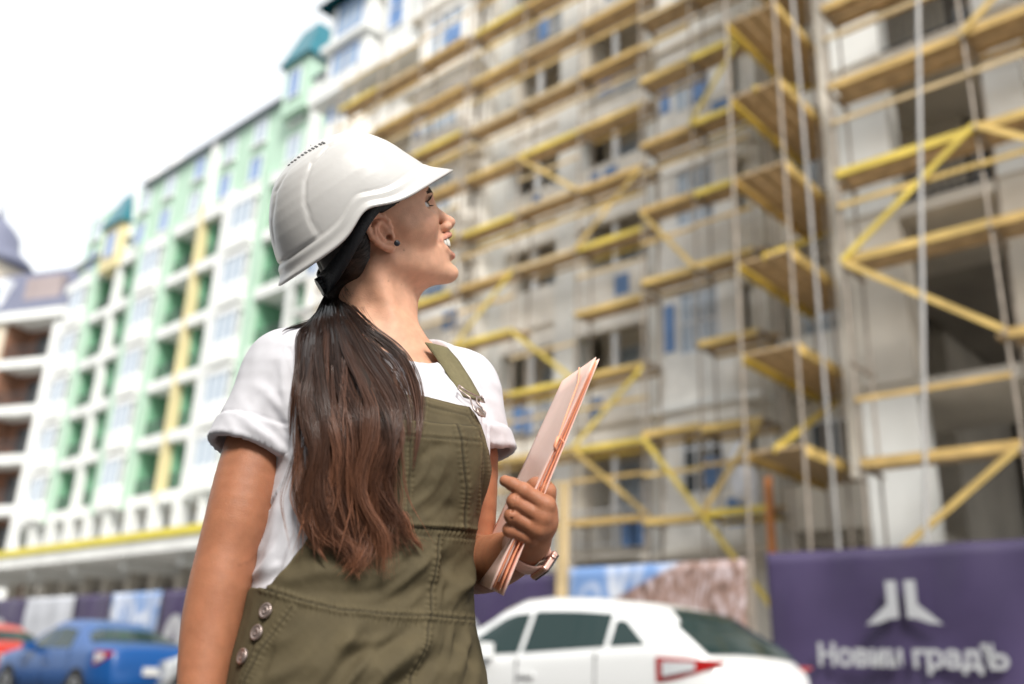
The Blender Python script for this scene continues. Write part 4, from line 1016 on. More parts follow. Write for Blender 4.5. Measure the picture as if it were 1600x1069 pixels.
def tee_solid(p):
    d = torso(p, .006)
    # loose side above the waistband
    d = smin(d, ell(p, P(425, 850, 1.215), (.030, .030, .075)), .045)
    for S in (SLR, SLL):
        c = chain(p, S, .002); o_, n_ = hemplane(S); h_ = (p-o_)@n_
        d = np.where(h_ < .0, smin(d, c, .035), smin(np.where(h_ > 0, d, d), c, .035))
    return d
def tee(p):
    d = tee_solid(p)
    for S in (SLR, SLL):
        o_, n_ = hemplane(S); h_ = (p-o_)@n_; c = chain(p, S, .002); near = c < .03
        d = np.where(near & (np.linalg.norm(p-o_, axis=1) < .09), np.maximum(d, h_), d)
        d = np.maximum(d, -np.maximum(np.maximum(c+.0062, -(h_+.045)), h_-.004))
    d = np.minimum(d, smin(torso(p, .006), ell(p, P(425, 850, 1.215), (.030, .030, .075)), .045))
    d = smax(d, -neckhole(p), .004)
    x, y, z = to_px(p); cx_ = np.interp(p[:, 2], TS[:, 0], TS[:, 1]); cy_ = np.interp(p[:, 2], TS[:, 0], TS[:, 2])
    m_ = (p[:, 0]-cx_)*BN[0]+(p[:, 1]-cy_)*BN[1]; l_ = (p[:, 0]-cx_)*BL[0]+(p[:, 1]-cy_)*BL[1]
    d = np.where((m_ > 0) & (y > 612) & (l_ < .105), np.maximum(d, -(poly_sd(x, y, BIB)+9)*z/FPX), d)      # hidden under the bib
    return np.maximum(d, .885-p[:, 2])
M_tee = mat('white_cotton', (.57, .565, .60), .85, .03, 40, bump=.10, bscale=1300)
V, F_ = surfnet(tee, *bbox([np.array([-.42, 1.08, .88]), np.array([.02, 1.45, 1.34])], .01), .0029)
N = vnormals(V, F_); x, y, z = to_px(V)
disp = np.zeros(len(V))
def folds(x, y, ang, wl, seed, sharp=1.6):
    """drapery: warped crests running along a direction, fading in and out"""
    r_ = np.random.RandomState(seed); c, s_ = math.cos(ang), math.sin(ang); v = x*c+y*s_; u = -x*s_+y*c
    u = u+wl*.55*np.sin(v/(wl*2.3)+r_.uniform(0, 6))+wl*.35*np.sin(v/(wl*1.1)+u/(wl*1.9)+r_.uniform(0, 6))
    k = .5+.5*np.sin(6.283*u/wl+r_.uniform(0, 6)); k = k**sharp
    m_ = .5+.5*np.sin(v/(wl*1.6)+u/(wl*2.7)+r_.uniform(0, 6))*np.sin(u/(wl*1.4)+r_.uniform(0, 6))
    return (k-.4)*np.clip(m_, 0, 1)
def box_m(x, y, x0, x1, y0, y1, s_=12):
    return 1/(1+np.exp(-(x-x0)/s_))/(1+np.exp((x-x1)/s_))/(1+np.exp(-(y-y0)/s_))/(1+np.exp((y-y1)/s_))
def ridge(x, y, pl, w, a, skew=0):
    d, al = seg_dist(x, y, pl); L_ = sum(math.hypot(q[0]-p_[0], q[1]-p_[1]) for p_, q in zip(pl[:-1], pl[1:]))
    return a*np.exp(-(d/w)**2)*np.clip(np.minimum(al, L_-al)/(L_*.3)+.15, 0, 1)
front = np.clip(-(N*((V-CAM0)/np.linalg.norm(V-CAM0, axis=1, keepdims=True))).sum(1)*2+.3, 0, 1)
rg = [([(470, 690), (440, 640), (405, 600)], 9, .0045), ([(465, 720), (425, 690), (372, 660)], 8, .0040), ([(462, 660), (445, 610), (440, 560)], 8, .0035), ([(440, 700), (400, 668), (360, 640)], 7, .0025),
      ([(445, 760), (430, 830), (410, 900)], 9, .005), ([(470, 760), (455, 840), (425, 915)], 8, -.004), ([(480, 800), (440, 880), (402, 905)], 7, .004), ([(468, 850), (440, 890), (410, 915)], 6, -.003),
      ([(765, 640), (780, 680), (785, 720)], 7, .003), ([(745, 600), (760, 650), (768, 700)], 8, -.003), ([(690, 590), (720, 610), (750, 640)], 9, .0025), ([(660, 600), (690, 612), (730, 622)], 8, .002), ([(430, 560), (410, 610), (375, 650)], 10, -.003)]
for pl, w, a in rg: disp += ridge(x, y, pl, w, a)
disp *= front
disp += .0016*vnoise(V, 9, 5)*front+(.0055*folds(x, y, rad(118), 26, 4)*box_m(x, y, 380, 480, 740, 925)+.0035*folds(x, y, rad(35), 30, 6)*box_m(x, y, 340, 470, 590, 690)+.0028*folds(x, y, rad(60), 24, 7)*box_m(x, y, 680, 800, 560, 720))*front
for S in (SLR, SLL):                                  # turned-up cuffs
    o_, n_ = hemplane(S); h_ = (V-o_)@n_; inr = (np.linalg.norm(V-o_, axis=1) < .085) & (chain(V, S, .002) > -.012)
    e_ = 1/(1+np.exp(-(h_+.030)/.0012)); disp += np.where(inr, .0030*e_-.0014*np.exp(-((h_+.0315)/.0022)**2), 0)
nh = neckhole(V); cr = 1/(1+np.exp((nh-.0165)/.0010)); disp += np.where(nh < .04, .0016*cr-.0011*np.exp(-((nh-.0175)/.0016)**2), 0)
for pl in ([(452, 545), (470, 600), (474, 660), (466, 715)], [(735, 572), (752, 610), (757, 660), (762, 720)]):
    d, al = seg_dist(x, y, pl); disp += -.0022*np.exp(-(d/2.2)**2)*front+.0008*np.exp(-((d-5)/3)**2)*front
V = V+N*disp[:, None]
tshirt = npmesh('t_shirt', V, F_, M_tee, person)

# ------------------------------------------------------------------ dungarees
def legs(p):
    d = None
    for q in (-1, 1):
        hip = np.array([-.168, 1.237, 0])+BL*(.082*q)
        c = chain(p, [(hip+ZV*.74, .080), (hip+ZV*.47+BN*.015, .070), (hip+ZV*.13, .060)], .01); d = c if d is None else smin(d, c, .02)
    return smax(d, .10-p[:, 2], .004)
def over(p):
    x, y, z = to_px(p); c = [np.interp(p[:, 2], TS[:, 0], TS[:, i]) for i in (1, 2)]
    m_ = (p[:, 0]-c[0])*BN[0]+(p[:, 1]-c[1])*BN[1]; l = (p[:, 0]-c[0])*BL[0]+(p[:, 1]-c[1])*BL[1]
    reg = poly_sd(x, y, BIB)*z/FPX; backr = p[:, 2]-.985
    reg = np.where(m_ > -.03, reg, np.maximum(backr, -.02)); reg = np.where(p[:, 2] < .84, -.02, reg)
    t = smin(torso(p, .0115), legs(p), .03) if (p[:, 2] < .85).any() else torso(p, .0115)
    t = np.where(p[:, 2] < .68, legs(p), t)
    return np.maximum(t, reg)
M_twill = mat('olive_twill', (.15, .128, .062), .82, .09, 30, bump=.14, bscale=1300, attr='tint', spec=.3)
V1, F1 = surfnet(over, [-.40, 1.05, .745], [.05, 1.42, 1.25], .0021)
V2, F2 = surfnet(over, [-.42, 1.02, .08], [.08, 1.46, .745], .006)
N = vnormals(V1, F1); x, y, z = to_px(V1); V = V1
front = np.clip(-(N*((V-CAM0)/np.linalg.norm(V-CAM0, axis=1, keepdims=True))).sum(1)*2.5+.2, 0, 1)
disp = np.zeros(len(V)); tint = np.ones(len(V))
def seam(pl, amp=.0016, w=3.0, pucker=.0010, side=0, per=8.0, dark=.5, double=0):
    """felled seam: raised ridge with a stitched groove and puckers"""
    global disp, tint
    d, al = seg_dist(x, y, pl)
    near = d < 16
    disp = disp+np.where(near, amp*np.exp(-(np.clip(d-4, 0, 99)/w)**2), 0)*front
    disp = disp-np.where(near, .0015*np.exp(-(d/1.7)**2), 0)*front
    ph = al/per+.25*np.sin(al*.11)
    disp = disp+np.where(near, .55*pucker*np.sin(6.283*ph)*np.exp(-((d-5)/3.5)**2), 0)*front
    tint = tint*(1-dark*np.exp(-(d/1.4)**2)*front)*(1+.22*np.exp(-((d-4.5)/1.7)**2)*(.6+.4*np.sin(6.283*ph))*front)
POCK = [(622, 656), (690, 663), (747, 668), (752, 700), (752, 790), (749, 831), (700, 827), (624, 823)]
pk = poly_sd(x, y, POCK); disp += .0042/(1+np.exp(pk/.8))*front; tint *= (1-.5*np.exp(-((pk-1)/1.3)**2)*front)*(1+.30*np.exp(-((pk+2.5)/1.6)**2)*front)
seam([(410, 919), (470, 938), (532, 952), (600, 959), (670, 963), (742, 968)], .0022, 4, .0016, per=9)
seam([(685, 838), (677, 900), (671, 963), (660, 1012), (645, 1069), (638, 1100)], .0018, 4, .0018, per=10)
seam([(624, 680), (690, 686), (748, 691)], .0008, 3, .0008, per=7, dark=.35)
seam([(712, 666), (718, 690), (725, 760), (721, 826)], .0014, 3, .0010, per=9, dark=.6)
seam([(640, 660), (637, 740), (634, 822)], .0010, 3, .0010, per=8, dark=.4)
seam([(624, 823), (700, 827), (749, 831)], .0018, 3, .0012, per=6, dark=.5)
seam([(622, 836), (700, 839), (749, 843)], .0008, 3, .0010, per=6, dark=.3)
seam([(613, 627), (664, 634), (732, 649), (744, 672), (757, 705), (759, 740), (752, 800)], .0010, 3, .0010, per=6, dark=.3)
seam([(664, 621), (661, 657)], .0014, 3, .0006, dark=.5)
seam([(456, 950), (430, 985), (404, 1020), (380, 1069)], .0016, 3, .0012, per=9, dark=.4)
seam([(433, 930), (404, 985), (385, 1040), (372, 1075)], .0006, 3, .0003, dark=.1)
seam([(480, 855), (530, 770), (560, 690)], .0008, 3, .0006, dark=.2)
fr = [([(740, 930), (690, 900), (640, 905)], 14, .005), ([(735, 860), (700, 890), (650, 930)], 16, -.005), ([(748, 870), (725, 915), (722, 960)], 9, .0045), ([(738, 900), (705, 930), (690, 955)], 8, .0035),
      ([(560, 1069), (620, 1030), (680, 985)], 20, .008), ([(520, 1040), (590, 1010), (665, 972)], 15, -.006), ([(470, 1069), (540, 1000), (560, 965)], 14, .005), ([(600, 1085), (660, 1050), (700, 1010)], 16, -.007),
      ([(700, 1069), (725, 1020), (735, 985)], 10, .005), ([(745, 1045), (722, 1010), (712, 990)], 8, -.004), ([(660, 760), (690, 735), (705, 700)], 12, .003), ([(650, 720), (675, 700), (700, 695)], 9, -.0025), ([(660, 805), (690, 790), (715, 800)], 12, -.003),
      ([(560, 920), (630, 890), (690, 870)], 15, .006), ([(480, 930), (560, 935), (640, 925)], 14, -.004), ([(430, 990), (415, 1030), (400, 1069)], 8, -.003), ([(755, 720), (748, 780), (742, 840)], 8, -.004), ([(640, 980), (600, 1000), (520, 1010)], 10, .003), ([(690, 985), (684, 1030), (672, 1069)], 8, .003),
      ([(420, 900), (470, 905), (520, 880)], 14, .003), ([(600, 850), (650, 860), (680, 850)], 10, .003), ([(690, 850), (700, 900), (690, 945)], 7, -.0035)]
for pl, w, a in fr: disp += ridge(x, y, pl, w, a*1.2)*front
disp += (.0085*folds(x, y, rad(-33), 46, 21)*box_m(x, y, 420, 665, 985, 1200, 8)+.0050*folds(x, y, rad(-62), 30, 22)*box_m(x, y, 675, 760, 980, 1200, 6)+.0060*folds(x, y, rad(-25), 40, 23)*box_m(x, y, 440, 672, 850, 945, 8)+.0050*folds(x, y, rad(-55), 26, 24)*box_m(x, y, 685, 750, 850, 955, 6)+.0024*folds(x, y, rad(-70), 26, 25)*box_m(x, y, 640, 715, 690, 815, 6)+.0018*folds(x, y, rad(15), 20, 26)*box_m(x, y, 610, 740, 628, 655, 4))*front
d, al = seg_dist(x, y, [(480, 946), (560, 961), (620, 968), (660, 970)]); disp += .0014*np.sin(al*.85+np.sin(al*.2))*np.exp(-((d-2)/6)**2)*front*(y > 930)      # gathers under the waistband
disp += (.0018*vnoise(V, 9, 8)+.00025*vnoise(V, 45, 9))*np.clip(front+.3, 0, 1)
V1 = V1+N*disp[:, None]
edge = poly_sd(x, y, BIB); tint *= 1+.35*np.exp(-((edge+2)/1.8)**2)*front*(y < 900)
base = np.array((.082, .065, .034)); n3 = 1+.10*vnoise(V1, 20, 11); C1 = np.clip(base*(tint*n3)[:, None], 0, 1)
Va = np.concatenate([V1, V2]); Fa = np.concatenate([F1, F2+len(V1)]); Ca = np.concatenate([C1, np.tile(base, (len(V2), 1))])
dung = npmesh('dungarees', Va, Fa, M_twill, person, Ca)
def march(sdf, x, y, d0=1.0, d1=1.6, n=60):
    """depth at which the pixel ray meets the implicit surface (nan where it misses)"""
    x = np.asarray(x, float); y = np.asarray(y, float); dirs = FWD+RGT*((x-CX)/FPX)[:, None]+UPV*((CY-y)/FPX)[:, None]; L_ = np.linalg.norm(dirs, axis=1)
    d = np.full(x.shape, d0)
    for _ in range(n):
        s_ = sdf(CAM0+dirs*d[:, None]); d = d+np.clip(s_*.8, -.01, .06)/L_
    s_ = sdf(CAM0+dirs*d[:, None]); return np.where((np.abs(s_) < .004) & (d < d1), d, np.nan)
def clothed(p): return np.minimum(tee_solid(p), torso(p, .0115))
def onsurf(x, y, off_=0.0, sdf=None):
    d = march(sdf or (lambda p: torso(p, .0125)), [x], [y])[0]; q = P(x, y, d); e_ = .002
    f0 = sdf or (lambda p: torso(p, .0125)); g_ = np.array([f0((q+np.eye(3)[i]*e_)[None])[0]-f0((q-np.eye(3)[i]*e_)[None])[0] for i in range(3)]); g_ /= np.linalg.norm(g_)
    return q+g_*off_, g_
def lathe_at(name, q, n_, prof, m, par, seg=24):
    n_ = Vector(n_); t = n_.orthogonal().normalized(); b_ = n_.cross(t); v = []; f_ = []
    for r_, h_ in prof:
        for j in range(seg): a = 2*math.pi*j/seg; v.append(tuple(Vector(q)+(t*math.cos(a)+b_*math.sin(a))*r_+n_*h_))
    for i in range(len(prof)-1):
        for j in range(seg): f_.append((i*seg+j, i*seg+(j+1) % seg, (i+1)*seg+(j+1) % seg, (i+1)*seg+j))
    f_.append(tuple((len(prof)-1)*seg+j for j in range(seg)))
    b = MB(); b.v = v; b.f = f_; return child(b.build(name, m, None, True), par)
M_metal = mat('aged_metal', (.42, .34, .31), .38, .12, 200, metal=.85)
for bx_, by_ in ((417, 955), (403, 989), (381, 1026)):
    q, n_ = onsurf(bx_, by_, .001)
    lathe_at('button', q, n_, [(.0090, 0), (.0092, .0022), (.0085, .0032), (.0068, .0030), (.0062, .0022), (.0048, .0022), (.0044, .0030), (.0026, .0032), (.0022, .0026), (.0001, .0027)], M_metal, dung)
# shoulder straps: ribbons laid on the shirt
def ribbon(name, left, right, off_, th, m, par, sdf, n=26, cols=5):
    def res(pl, n):
        pl = np.array(pl, float); s_ = np.r_[0, np.cumsum(np.hypot(*np.diff(pl, axis=0).T))]; t = np.linspace(0, s_[-1], n); return np.stack([np.interp(t, s_, pl[:, i]) for i in (0, 1)], -1)
    A_, B_ = res(left, n), res(right, n); px = np.stack([A_*(1-t)+B_*t for t in np.linspace(0, 1, cols)], 1).reshape(-1, 2)
    d = march(sdf, px[:, 0], px[:, 1]); i_ = np.arange(len(d)); ok = ~np.isnan(d); d = np.interp(i_, i_[ok], d[ok])
    dm = d.reshape(n, cols)
    Q = np.array([P(a, b_, c) for (a, b_), c in zip(px, dm.ravel())]); e_ = .002
    g_ = np.stack([sdf(Q+np.eye(3)[k]*e_)-sdf(Q-np.eye(3)[k]*e_) for k in range(3)], -1); g_ /= np.linalg.norm(g_, axis=1, keepdims=True)
    lo_, up_ = Q+g_*off_, Q+g_*(off_+th*np.tile(np.r_[.6, np.ones(cols-2), .6], n)[:, None]); vv = np.concatenate([lo_, up_]); o2 = n*cols; f_ = []
    for i in range(n-1):
        for j in range(cols-1): a = i*cols+j; f_.append((o2+a, o2+a+1, o2+a+cols+1, o2+a+cols)); f_.append((a, a+cols, a+cols+1, a+1))
        for j in (0, cols-1): a = i*cols+j; f_.append((a, a+cols, o2+a+cols, o2+a))
    for i in (0, n-1):
        for j in range(cols-1): a = i*cols+j; f_.append((a, a+1, o2+a+1, o2+a))
    b = MB(); b.v = [tuple(q) for q in vv]; b.f = f_; return child(b.build(name, m, None, True), par)
TSD = lambda p: np.minimum(tee_solid(p), 9)
M_strap = mat('olive_strap', (.17, .148, .075), .85, .12, 120, bump=.4, bscale=600)
strap = ribbon('strap', [(662, 537), (676, 556), (694, 582), (713, 611), (722, 622)], [(697, 546), (715, 566), (733, 594), (748, 622), (753, 630)], .002, .0032, M_strap, dung, TSD)
ribbon('strap', [(560, 560), (575, 590), (588, 620)], [(585, 553), (600, 585), (612, 616)], .002, .003, M_strap, dung, TSD, 12)
# wire buckle with slider and bib button
def onp(x, y, o_): return onsurf(x, y, o_, lambda p: np.minimum(tee_solid(p), torso(p, .0125)))[0]
bk = MB().tube([onp(a, b_, .008) for a, b_ in ((712, 609), (722, 617), (736, 624), (748, 628), (750, 634), (744, 633))], .0013, 6).tube([onp(a, b_, .008) for a, b_ in ((712, 609), (711, 615), (720, 622), (729, 628), (731, 636), (735, 646), (742, 654), (750, 656), (751, 650), (746, 643), (739, 636), (738, 628), (746, 624), (747, 630))], .0013, 6)
child(bk.build('buckle', M_metal, None, True), strap)
q, n_ = onsurf(744, 649, .006); lathe_at('button', q, n_, [(.0075, 0), (.0078, .002), (.0065, .003), (.0045, .0026), (.0001, .003)], M_metal, dung)
# woven tag under the pocket
q = [onsurf(a, b_, .004)[0] for a, b_ in ((717, 833), (747, 836), (746, 843), (718, 840))]; b = MB().poly([tuple(v) for v in q]).poly([tuple(v+BN*.0015) for v in q][::-1]); child(b.build('woven_tag', mat('satin_tag', (.05, .035, .05), .35)), dung)
# shoes
M_shoe = mat('white_sneaker', (.7, .7, .7), .5, .05, 40)
for q in (-1, 1):
    c = np.array([-.170, 1.237, 0])+BL*(.088*q)
    f_s = lambda p: np.maximum(smin(smin(ell(p, c+BN*.05+ZV*.035, (.046, .13, .036), np.stack([BL, BN, ZV])), ell(p, c+BN*-.01+ZV*.07, (.04, .055, .055), np.stack([BL, BN, ZV])), .03), ell(p, c+BN*.05+ZV*.012, (.048, .135, .016), np.stack([BL, BN, ZV])), .004), .002-p[:, 2])
    V, F_ = surfnet(f_s, c-.2, c+.2, .005); npmesh('shoe', V, F_, M_shoe, person)
# ------------------------------------------------------------------ hair
M_hair = mat('brown_hair', (.05, .024, .015), .30, attr='tint', spec=.5)
HPOLY = [(.10, .2), (.055, .08), (.034, .049), (.018, .040), (-.002, .0355), (-.024, .040), (-.0345, .030), (-.0335, .004), (-.040, -.018), (-.060, -.042), (-.078, -.058), (-.100, -.066), (-.16, -.06), (-.2, .2)]
TIE = hw((-.0914, -.0478, .012))
def haircap(p):
    q = hl(p); s_ = np.abs(q[:, 2]); qs = np.stack([q[:, 0], q[:, 1], s_], -1)
    d = ell(qs, (-.010, .050, 0), (.0985, .0935, .0775))
    d = smin(d, cone(qs, (-.050, .005, .036), (-.0914, -.0478, 0), .040, .013), .03)
    d = smin(d, cone(qs, (-.020, .030, .055), (-.060, -.015, .040), .024, .020), .02)
    return smax(d, poly_sd(q[:, 0], q[:, 1], HPOLY)*.8, .004)
V, F_ = surfnet(haircap, *bbox([hw((-.12, -.08, -.1)), hw((.1, .16, .1)), hw((-.12, .16, .1)), hw((.1, -.08, -.1))], .01), .0028)
hair = npmesh('hair', V, F_, mat('dark_hair_mass', (.012, .009, .009), .5, .3, 60, spec=.4), person)
HV, HF_, HC = [], [], []; hoff = 0
def add_strands(Q, R, C):
    """Q (n, m, 3) points, R (n, m) radii, C (n, m, 3) colours -> three-sided tubes"""
    global hoff
    n_, m_ = Q.shape[:2]; T = np.gradient(Q, axis=1); T /= np.linalg.norm(T, axis=2, keepdims=True)+1e-12
    vw = Q-CAM0; A_ = np.cross(T, vw); A_ /= np.linalg.norm(A_, axis=2, keepdims=True)+1e-12; B_ = np.cross(T, A_)
    ring = np.stack([Q+R[..., None]*(A_*math.cos(a)+B_*math.sin(a)) for a in (0.3, 2.394, 4.489)], 2)
    idx = (np.arange(n_*m_*3).reshape(n_, m_, 3)+hoff)
    a = idx[:, :-1, :]; b_ = np.roll(a, -1, 2); c = idx[:, 1:, :]; d = np.roll(c, -1, 2)
    HV.append(ring.reshape(-1, 3)); HF_.append(np.stack([a, b_, d, c], -1).reshape(-1, 4)); HC.append(np.repeat(C.reshape(-1, 3), 3, 0)); hoff += n_*m_*3
rs = np.random.RandomState(5)
# combed strands from the hairline to the tie
st = np.array([(.060, .085), (.034, .049), (.018, .041), (-.002, .0365), (-.024, .041), (-.0340, .030), (-.0345, .010), (-.0360, -.006), (-.041, -.018), (-.060, -.041), (-.075, -.055)])
sl = np.r_[0, np.cumsum(np.hypot(*np.diff(st, axis=0).T))]; n_ = 2200; u_ = rs.rand(n_)*sl[-1]
A0 = np.stack([np.interp(u_, sl, st[:, 0]), np.interp(u_, sl, st[:, 1])], -1)+rs.normal(size=(n_, 2))*.0012-np.array([.003, 0])
s0 = np.where(A0[:, 1] > .0, .066, .052); tt = np.linspace(0, 1, 16)[None, :, None]
Q0 = np.concatenate([A0, s0[:, None]], 1)[:, None]; Qm = Q0*.45+np.array([-.085, -.005, .055])*.55+rs.normal(size=(n_, 1, 3))*.004; Q1 = np.array([-.0914, -.0478, .010])+rs.normal(size=(n_, 1, 3))*.004
Q = (1-tt)**2*Q0+2*tt*(1-tt)*Qm+tt**2*Q1; W_ = hw(Q.reshape(-1, 3))
for _ in range(5):
    d0 = haircap(W_); e_ = .001; g_ = np.stack([haircap(W_+np.eye(3)[i]*e_)-d0 for i in range(3)], -1)/e_; W_ = W_-g_*(np.clip(d0-.0012, -.03, .03)/np.maximum((g_**2).sum(1), .3))[:, None]
W_ = W_.reshape(n_, 16, 3); C = np.tile(np.array((.026, .018, .015)), (n_, 16, 1))*(rs.uniform(.3, 2.0, (n_, 1, 1))); add_strands(W_, np.full((n_, 16), .00035), C)
# the pony tail brought forward over the near shoulder
ROW = np.array([(0, 455, 513, 529), (.05, 478, 500, 540), (.12, 505, 484, 552), (.2, 540, 475, 578), (.3, 590, 474, 606), (.4, 640, 470, 622), (.5, 690, 467, 626), (.6, 740, 470, 625), (.7, 785, 476, 624), (.8, 825, 484, 622), (.9, 862, 494, 614), (1.0, 904, 512, 600)])
M_ = 34; tl = np.linspace(0, 1, M_)
def drape(x, y, t, off_):
    """depth: follow the clothed body, never further than a free-hanging tail"""
    fr_ = np.interp(t, [0, .05, .12, .2, .3, .45, .7, 1.0], [1.392, 1.375, 1.345, 1.31, 1.275, 1.245, 1.215, 1.185])
    d = march(clothed, x.ravel(), y.ravel(), 1.0, 1.6, 22).reshape(x.shape); d = np.where(np.isnan(d), 9, d)
    return np.minimum(d-.006, fr_+.02)-off_
locks = []
NL = 34
for i in range(NL):
    a = -1+2*(i+.5)/NL+rs.normal()*.05; lay = rs.rand()
    ln = rs.uniform(.84, 1.0) if abs(a) < .6 else rs.uniform(.82, .96)
    if a > .5: ln = rs.uniform(.80, .91)
    locks.append((np.clip(a, -1, 1), lay, ln, rs.uniform(0, 6.28), rs.uniform(.5, 1.0)))
NS = 135
LX = np.zeros((NL, M_)); LY = np.zeros((NL, M_)); LT = np.zeros((NL, M_))
for i, (a, lay, ln, ph, am) in enumerate(locks):
    t = tl*ln; xl = np.interp(t, ROW[:, 0], ROW[:, 2]); xr = np.interp(t, ROW[:, 0], ROW[:, 3]); yy = np.interp(t, ROW[:, 0], ROW[:, 1])
    c = (xl+xr)/2; hw_ = (xr-xl)/2; A_ = np.interp(t, [0, .15, .4, 1], [0, 4, 17, 24])*(.55+.45*am)
    wv = .62*np.sin(6.283*2.25*t+a*.9+1.0)+.5*np.sin(6.283*((1.7+.6*am)*t)+ph)
    x = c+a*hw_*.86+A_*wv
    curl = np.clip((tl-.86)/.14, 0, 1)**2
    x += curl*(24*np.sin(ph*2.3)+(-14 if a > 0.75 else 10 if a < -.6 else 0)+(26 if a > .8 and i % 2 else 0)); yy = yy-curl*8*am
    LX[i], LY[i], LT[i] = x, yy, t
lay = np.array([l_[1] for l_ in locks])[:, None]
thick = np.interp(tl, [0, .08, .25, .6, 1], [.006, .018, .028, .028, .014])[None]
LO = .003+lay*thick+.004*np.sin(6.283*(2.1*LT+np.array([l_[3] for l_ in locks])[:, None]))*np.clip(LT*2, 0, 1)
LD = drape(LX, LY, LT, LO)
ker = np.array([1, 3, 5, 3, 1])/13.0
def smooth_rows(D):
    Dp = np.pad(D, ((0, 0), (2, 2)), 'edge'); return sum(ker[k]*Dp[:, k:k+D.shape[1]] for k in range(5))
LD = smooth_rows(smooth_rows(LD))
def world(x, y, d): return CAM0+d[..., None]*(FWD+RGT*((x-CX)/FPX)[..., None]+UPV*((CY-y)/FPX)[..., None])
def tailcol(t, n_):
    top = np.array((.022, .014, .012)); mid = np.array((.088, .041, .026)); tip = np.array((.165, .066, .033))
    w = np.clip((t-.12)/.35, 0, 1)[..., None]; w2 = np.clip((t-.55)/.45, 0, 1)[..., None]
    return (top*(1-w)+mid*w)*(1-w2)+tip*w2
# dark cores of the locks
for i in range(NL):
    pass
core = np.interp(tl, [0, .1, .3, .65, .82, 1], [.004, .006, .0095, .007, .0008, .0001])
add_strands(world(LX, LY, LD+.005), np.tile(core, (NL, 1)), np.tile(np.array((.020, .010, .007)), (NL, M_, 1)))
wid = np.interp(tl, [0, .06, .2, .5, .8, 1], [4, 6, 10, 11, 10, 7])
for i in range(NL):
    r_ = np.sqrt(rs.rand(NS, 1)); an = rs.rand(NS, 1)*6.283; sp = np.interp(tl, [0, .7, 1], [1, 1, 1.6])[None]
    fz = rs.normal(size=(NS, 1))*np.clip((tl-.55)/.45, 0, 1)[None]*4.2
    x = LX[i]+wid*r_*np.cos(an)*sp+fz+rs.normal(size=(NS, 1))*.6+1.4*np.sin(6.283*(tl[None]*rs.uniform(1.5, 3.5, (NS, 1))+rs.rand(NS, 1)))*np.clip(tl*3, 0, 1)
    sub_ = rs.randint(0, 5, NS); so_ = rs.normal(size=(5, 2))*np.array([8, 5]); gr = np.clip((tl-.52)/.48, 0, 1)**1.6
    x = x+so_[sub_, :1]*gr[None]+5*np.sin(6.283*(tl[None]*1.3)+so_[sub_, 1:]*.7)*gr[None]
    y = LY[i]+rs.normal(size=(NS, 1))*3*tl[None]+so_[sub_, 1:]*gr[None]
    d = LD[i]+(wid*r_*np.sin(an))*.62*1.2/FPX
    ll = np.minimum(rs.uniform(.78, 1.06, (NS, 1)), 1.0); k = tl[None]*ll*(M_-1); k0 = np.clip(k.astype(int), 0, M_-2); fr_ = k-k0
    g = lambda Z: np.take_along_axis(Z, k0, 1)*(1-fr_)+np.take_along_axis(Z, k0+1, 1)*fr_
    Q = world(g(x), g(y), g(np.broadcast_to(d, x.shape)))
    C = tailcol(LT[i][None]*np.ones((NS, 1)), NS)*rs.uniform(.6, 1.45, (NS, 1, 1))*rs.uniform(.45, 1.75)
    R = np.full((NS, M_), .00034)*np.interp(tl, [0, .7, 1], [1, 1, .3])[None]*rs.uniform(.7, 1.35, (NS, 1)); add_strands(Q, R, C)
# separate lock across the collar and loose hairs
def free_lock(path, n_, wid_, seed, col=1.0, offs=.006, rad_=.00032):
    r2 = np.random.RandomState(seed); pl = np.array(path, float); s_ = np.r_[0, np.cumsum(np.hypot(*np.diff(pl[:, :2], axis=0).T))]; s_ /= s_[-1]
    # smooth the polyline
    tq = np.linspace(0, 1, M_); X = np.interp(tq, s_, pl[:, 0]); Y = np.interp(tq, s_, pl[:, 1])
    for _ in range(6): X[1:-1] = (X[:-2]+2*X[1:-1]+X[2:])/4; Y[1:-1] = (Y[:-2]+2*Y[1:-1]+Y[2:])/4
    tt_ = np.interp(Y, ROW[:, 1], ROW[:, 0])[None]; D = drape(X[None], Y[None], tt_, offs); D = smooth_rows(smooth_rows(D))
    D = np.minimum(D, np.interp(tq, [0, .12, .3, 1], [1.372, 1.36, 1.33, 1.5])[None])
    wd = wid_*np.interp(tq, [0, .15, .6, 1], [.5, 1, .9, .15])
    o1 = r2.normal(size=(n_, 1)); x = X+wd*o1*.6+1.2*np.sin(6.283*(tq[None]*r2.uniform(.5, 2, (n_, 1))+r2.rand(n_, 1)))*tq; y = Y+wd*r2.normal(size=(n_, 1))*.35
    d = D+wd*r2.normal(size=(n_, 1))*.35*1.2/FPX-.001
    ll = r2.uniform(.62, 1.0, (n_, 1)); k = tq[None]*ll*(M_-1); k0 = np.clip(k.astype(int), 0, M_-2); fq = k-k0; g = lambda Z: np.take_along_axis(Z, k0, 1)*(1-fq)+np.take_along_axis(Z, k0+1, 1)*fq
    x, y, d = g(x), g(y), g(d)
    add_strands(world(x, y, d), np.full((n_, M_), rad_)*np.interp(tq, [0, .85, 1], [1, 1, .3]), tailcol(tt_*np.ones((n_, 1)), n_)*r2.uniform(.6, 1.5, (n_, 1, 1))*col)
free_lock([(526, 458), (546, 490), (575, 518), (605, 536), (632, 560), (650, 605), (656, 645), (652, 690), (645, 735)], 150, 11, 1)
free_lock([(524, 458), (542, 500), (566, 535), (600, 570), (622, 600), (640, 640), (640, 690)], 150, 15, 2)
free_lock([(524, 458), (545, 492), (590, 522), (622, 548), (636, 580), (638, 610)], 40, 6, 3)
free_lock([(515, 470), (495, 500), (470, 508), (446, 514), (440, 520)], 60, 5, 4, .8)
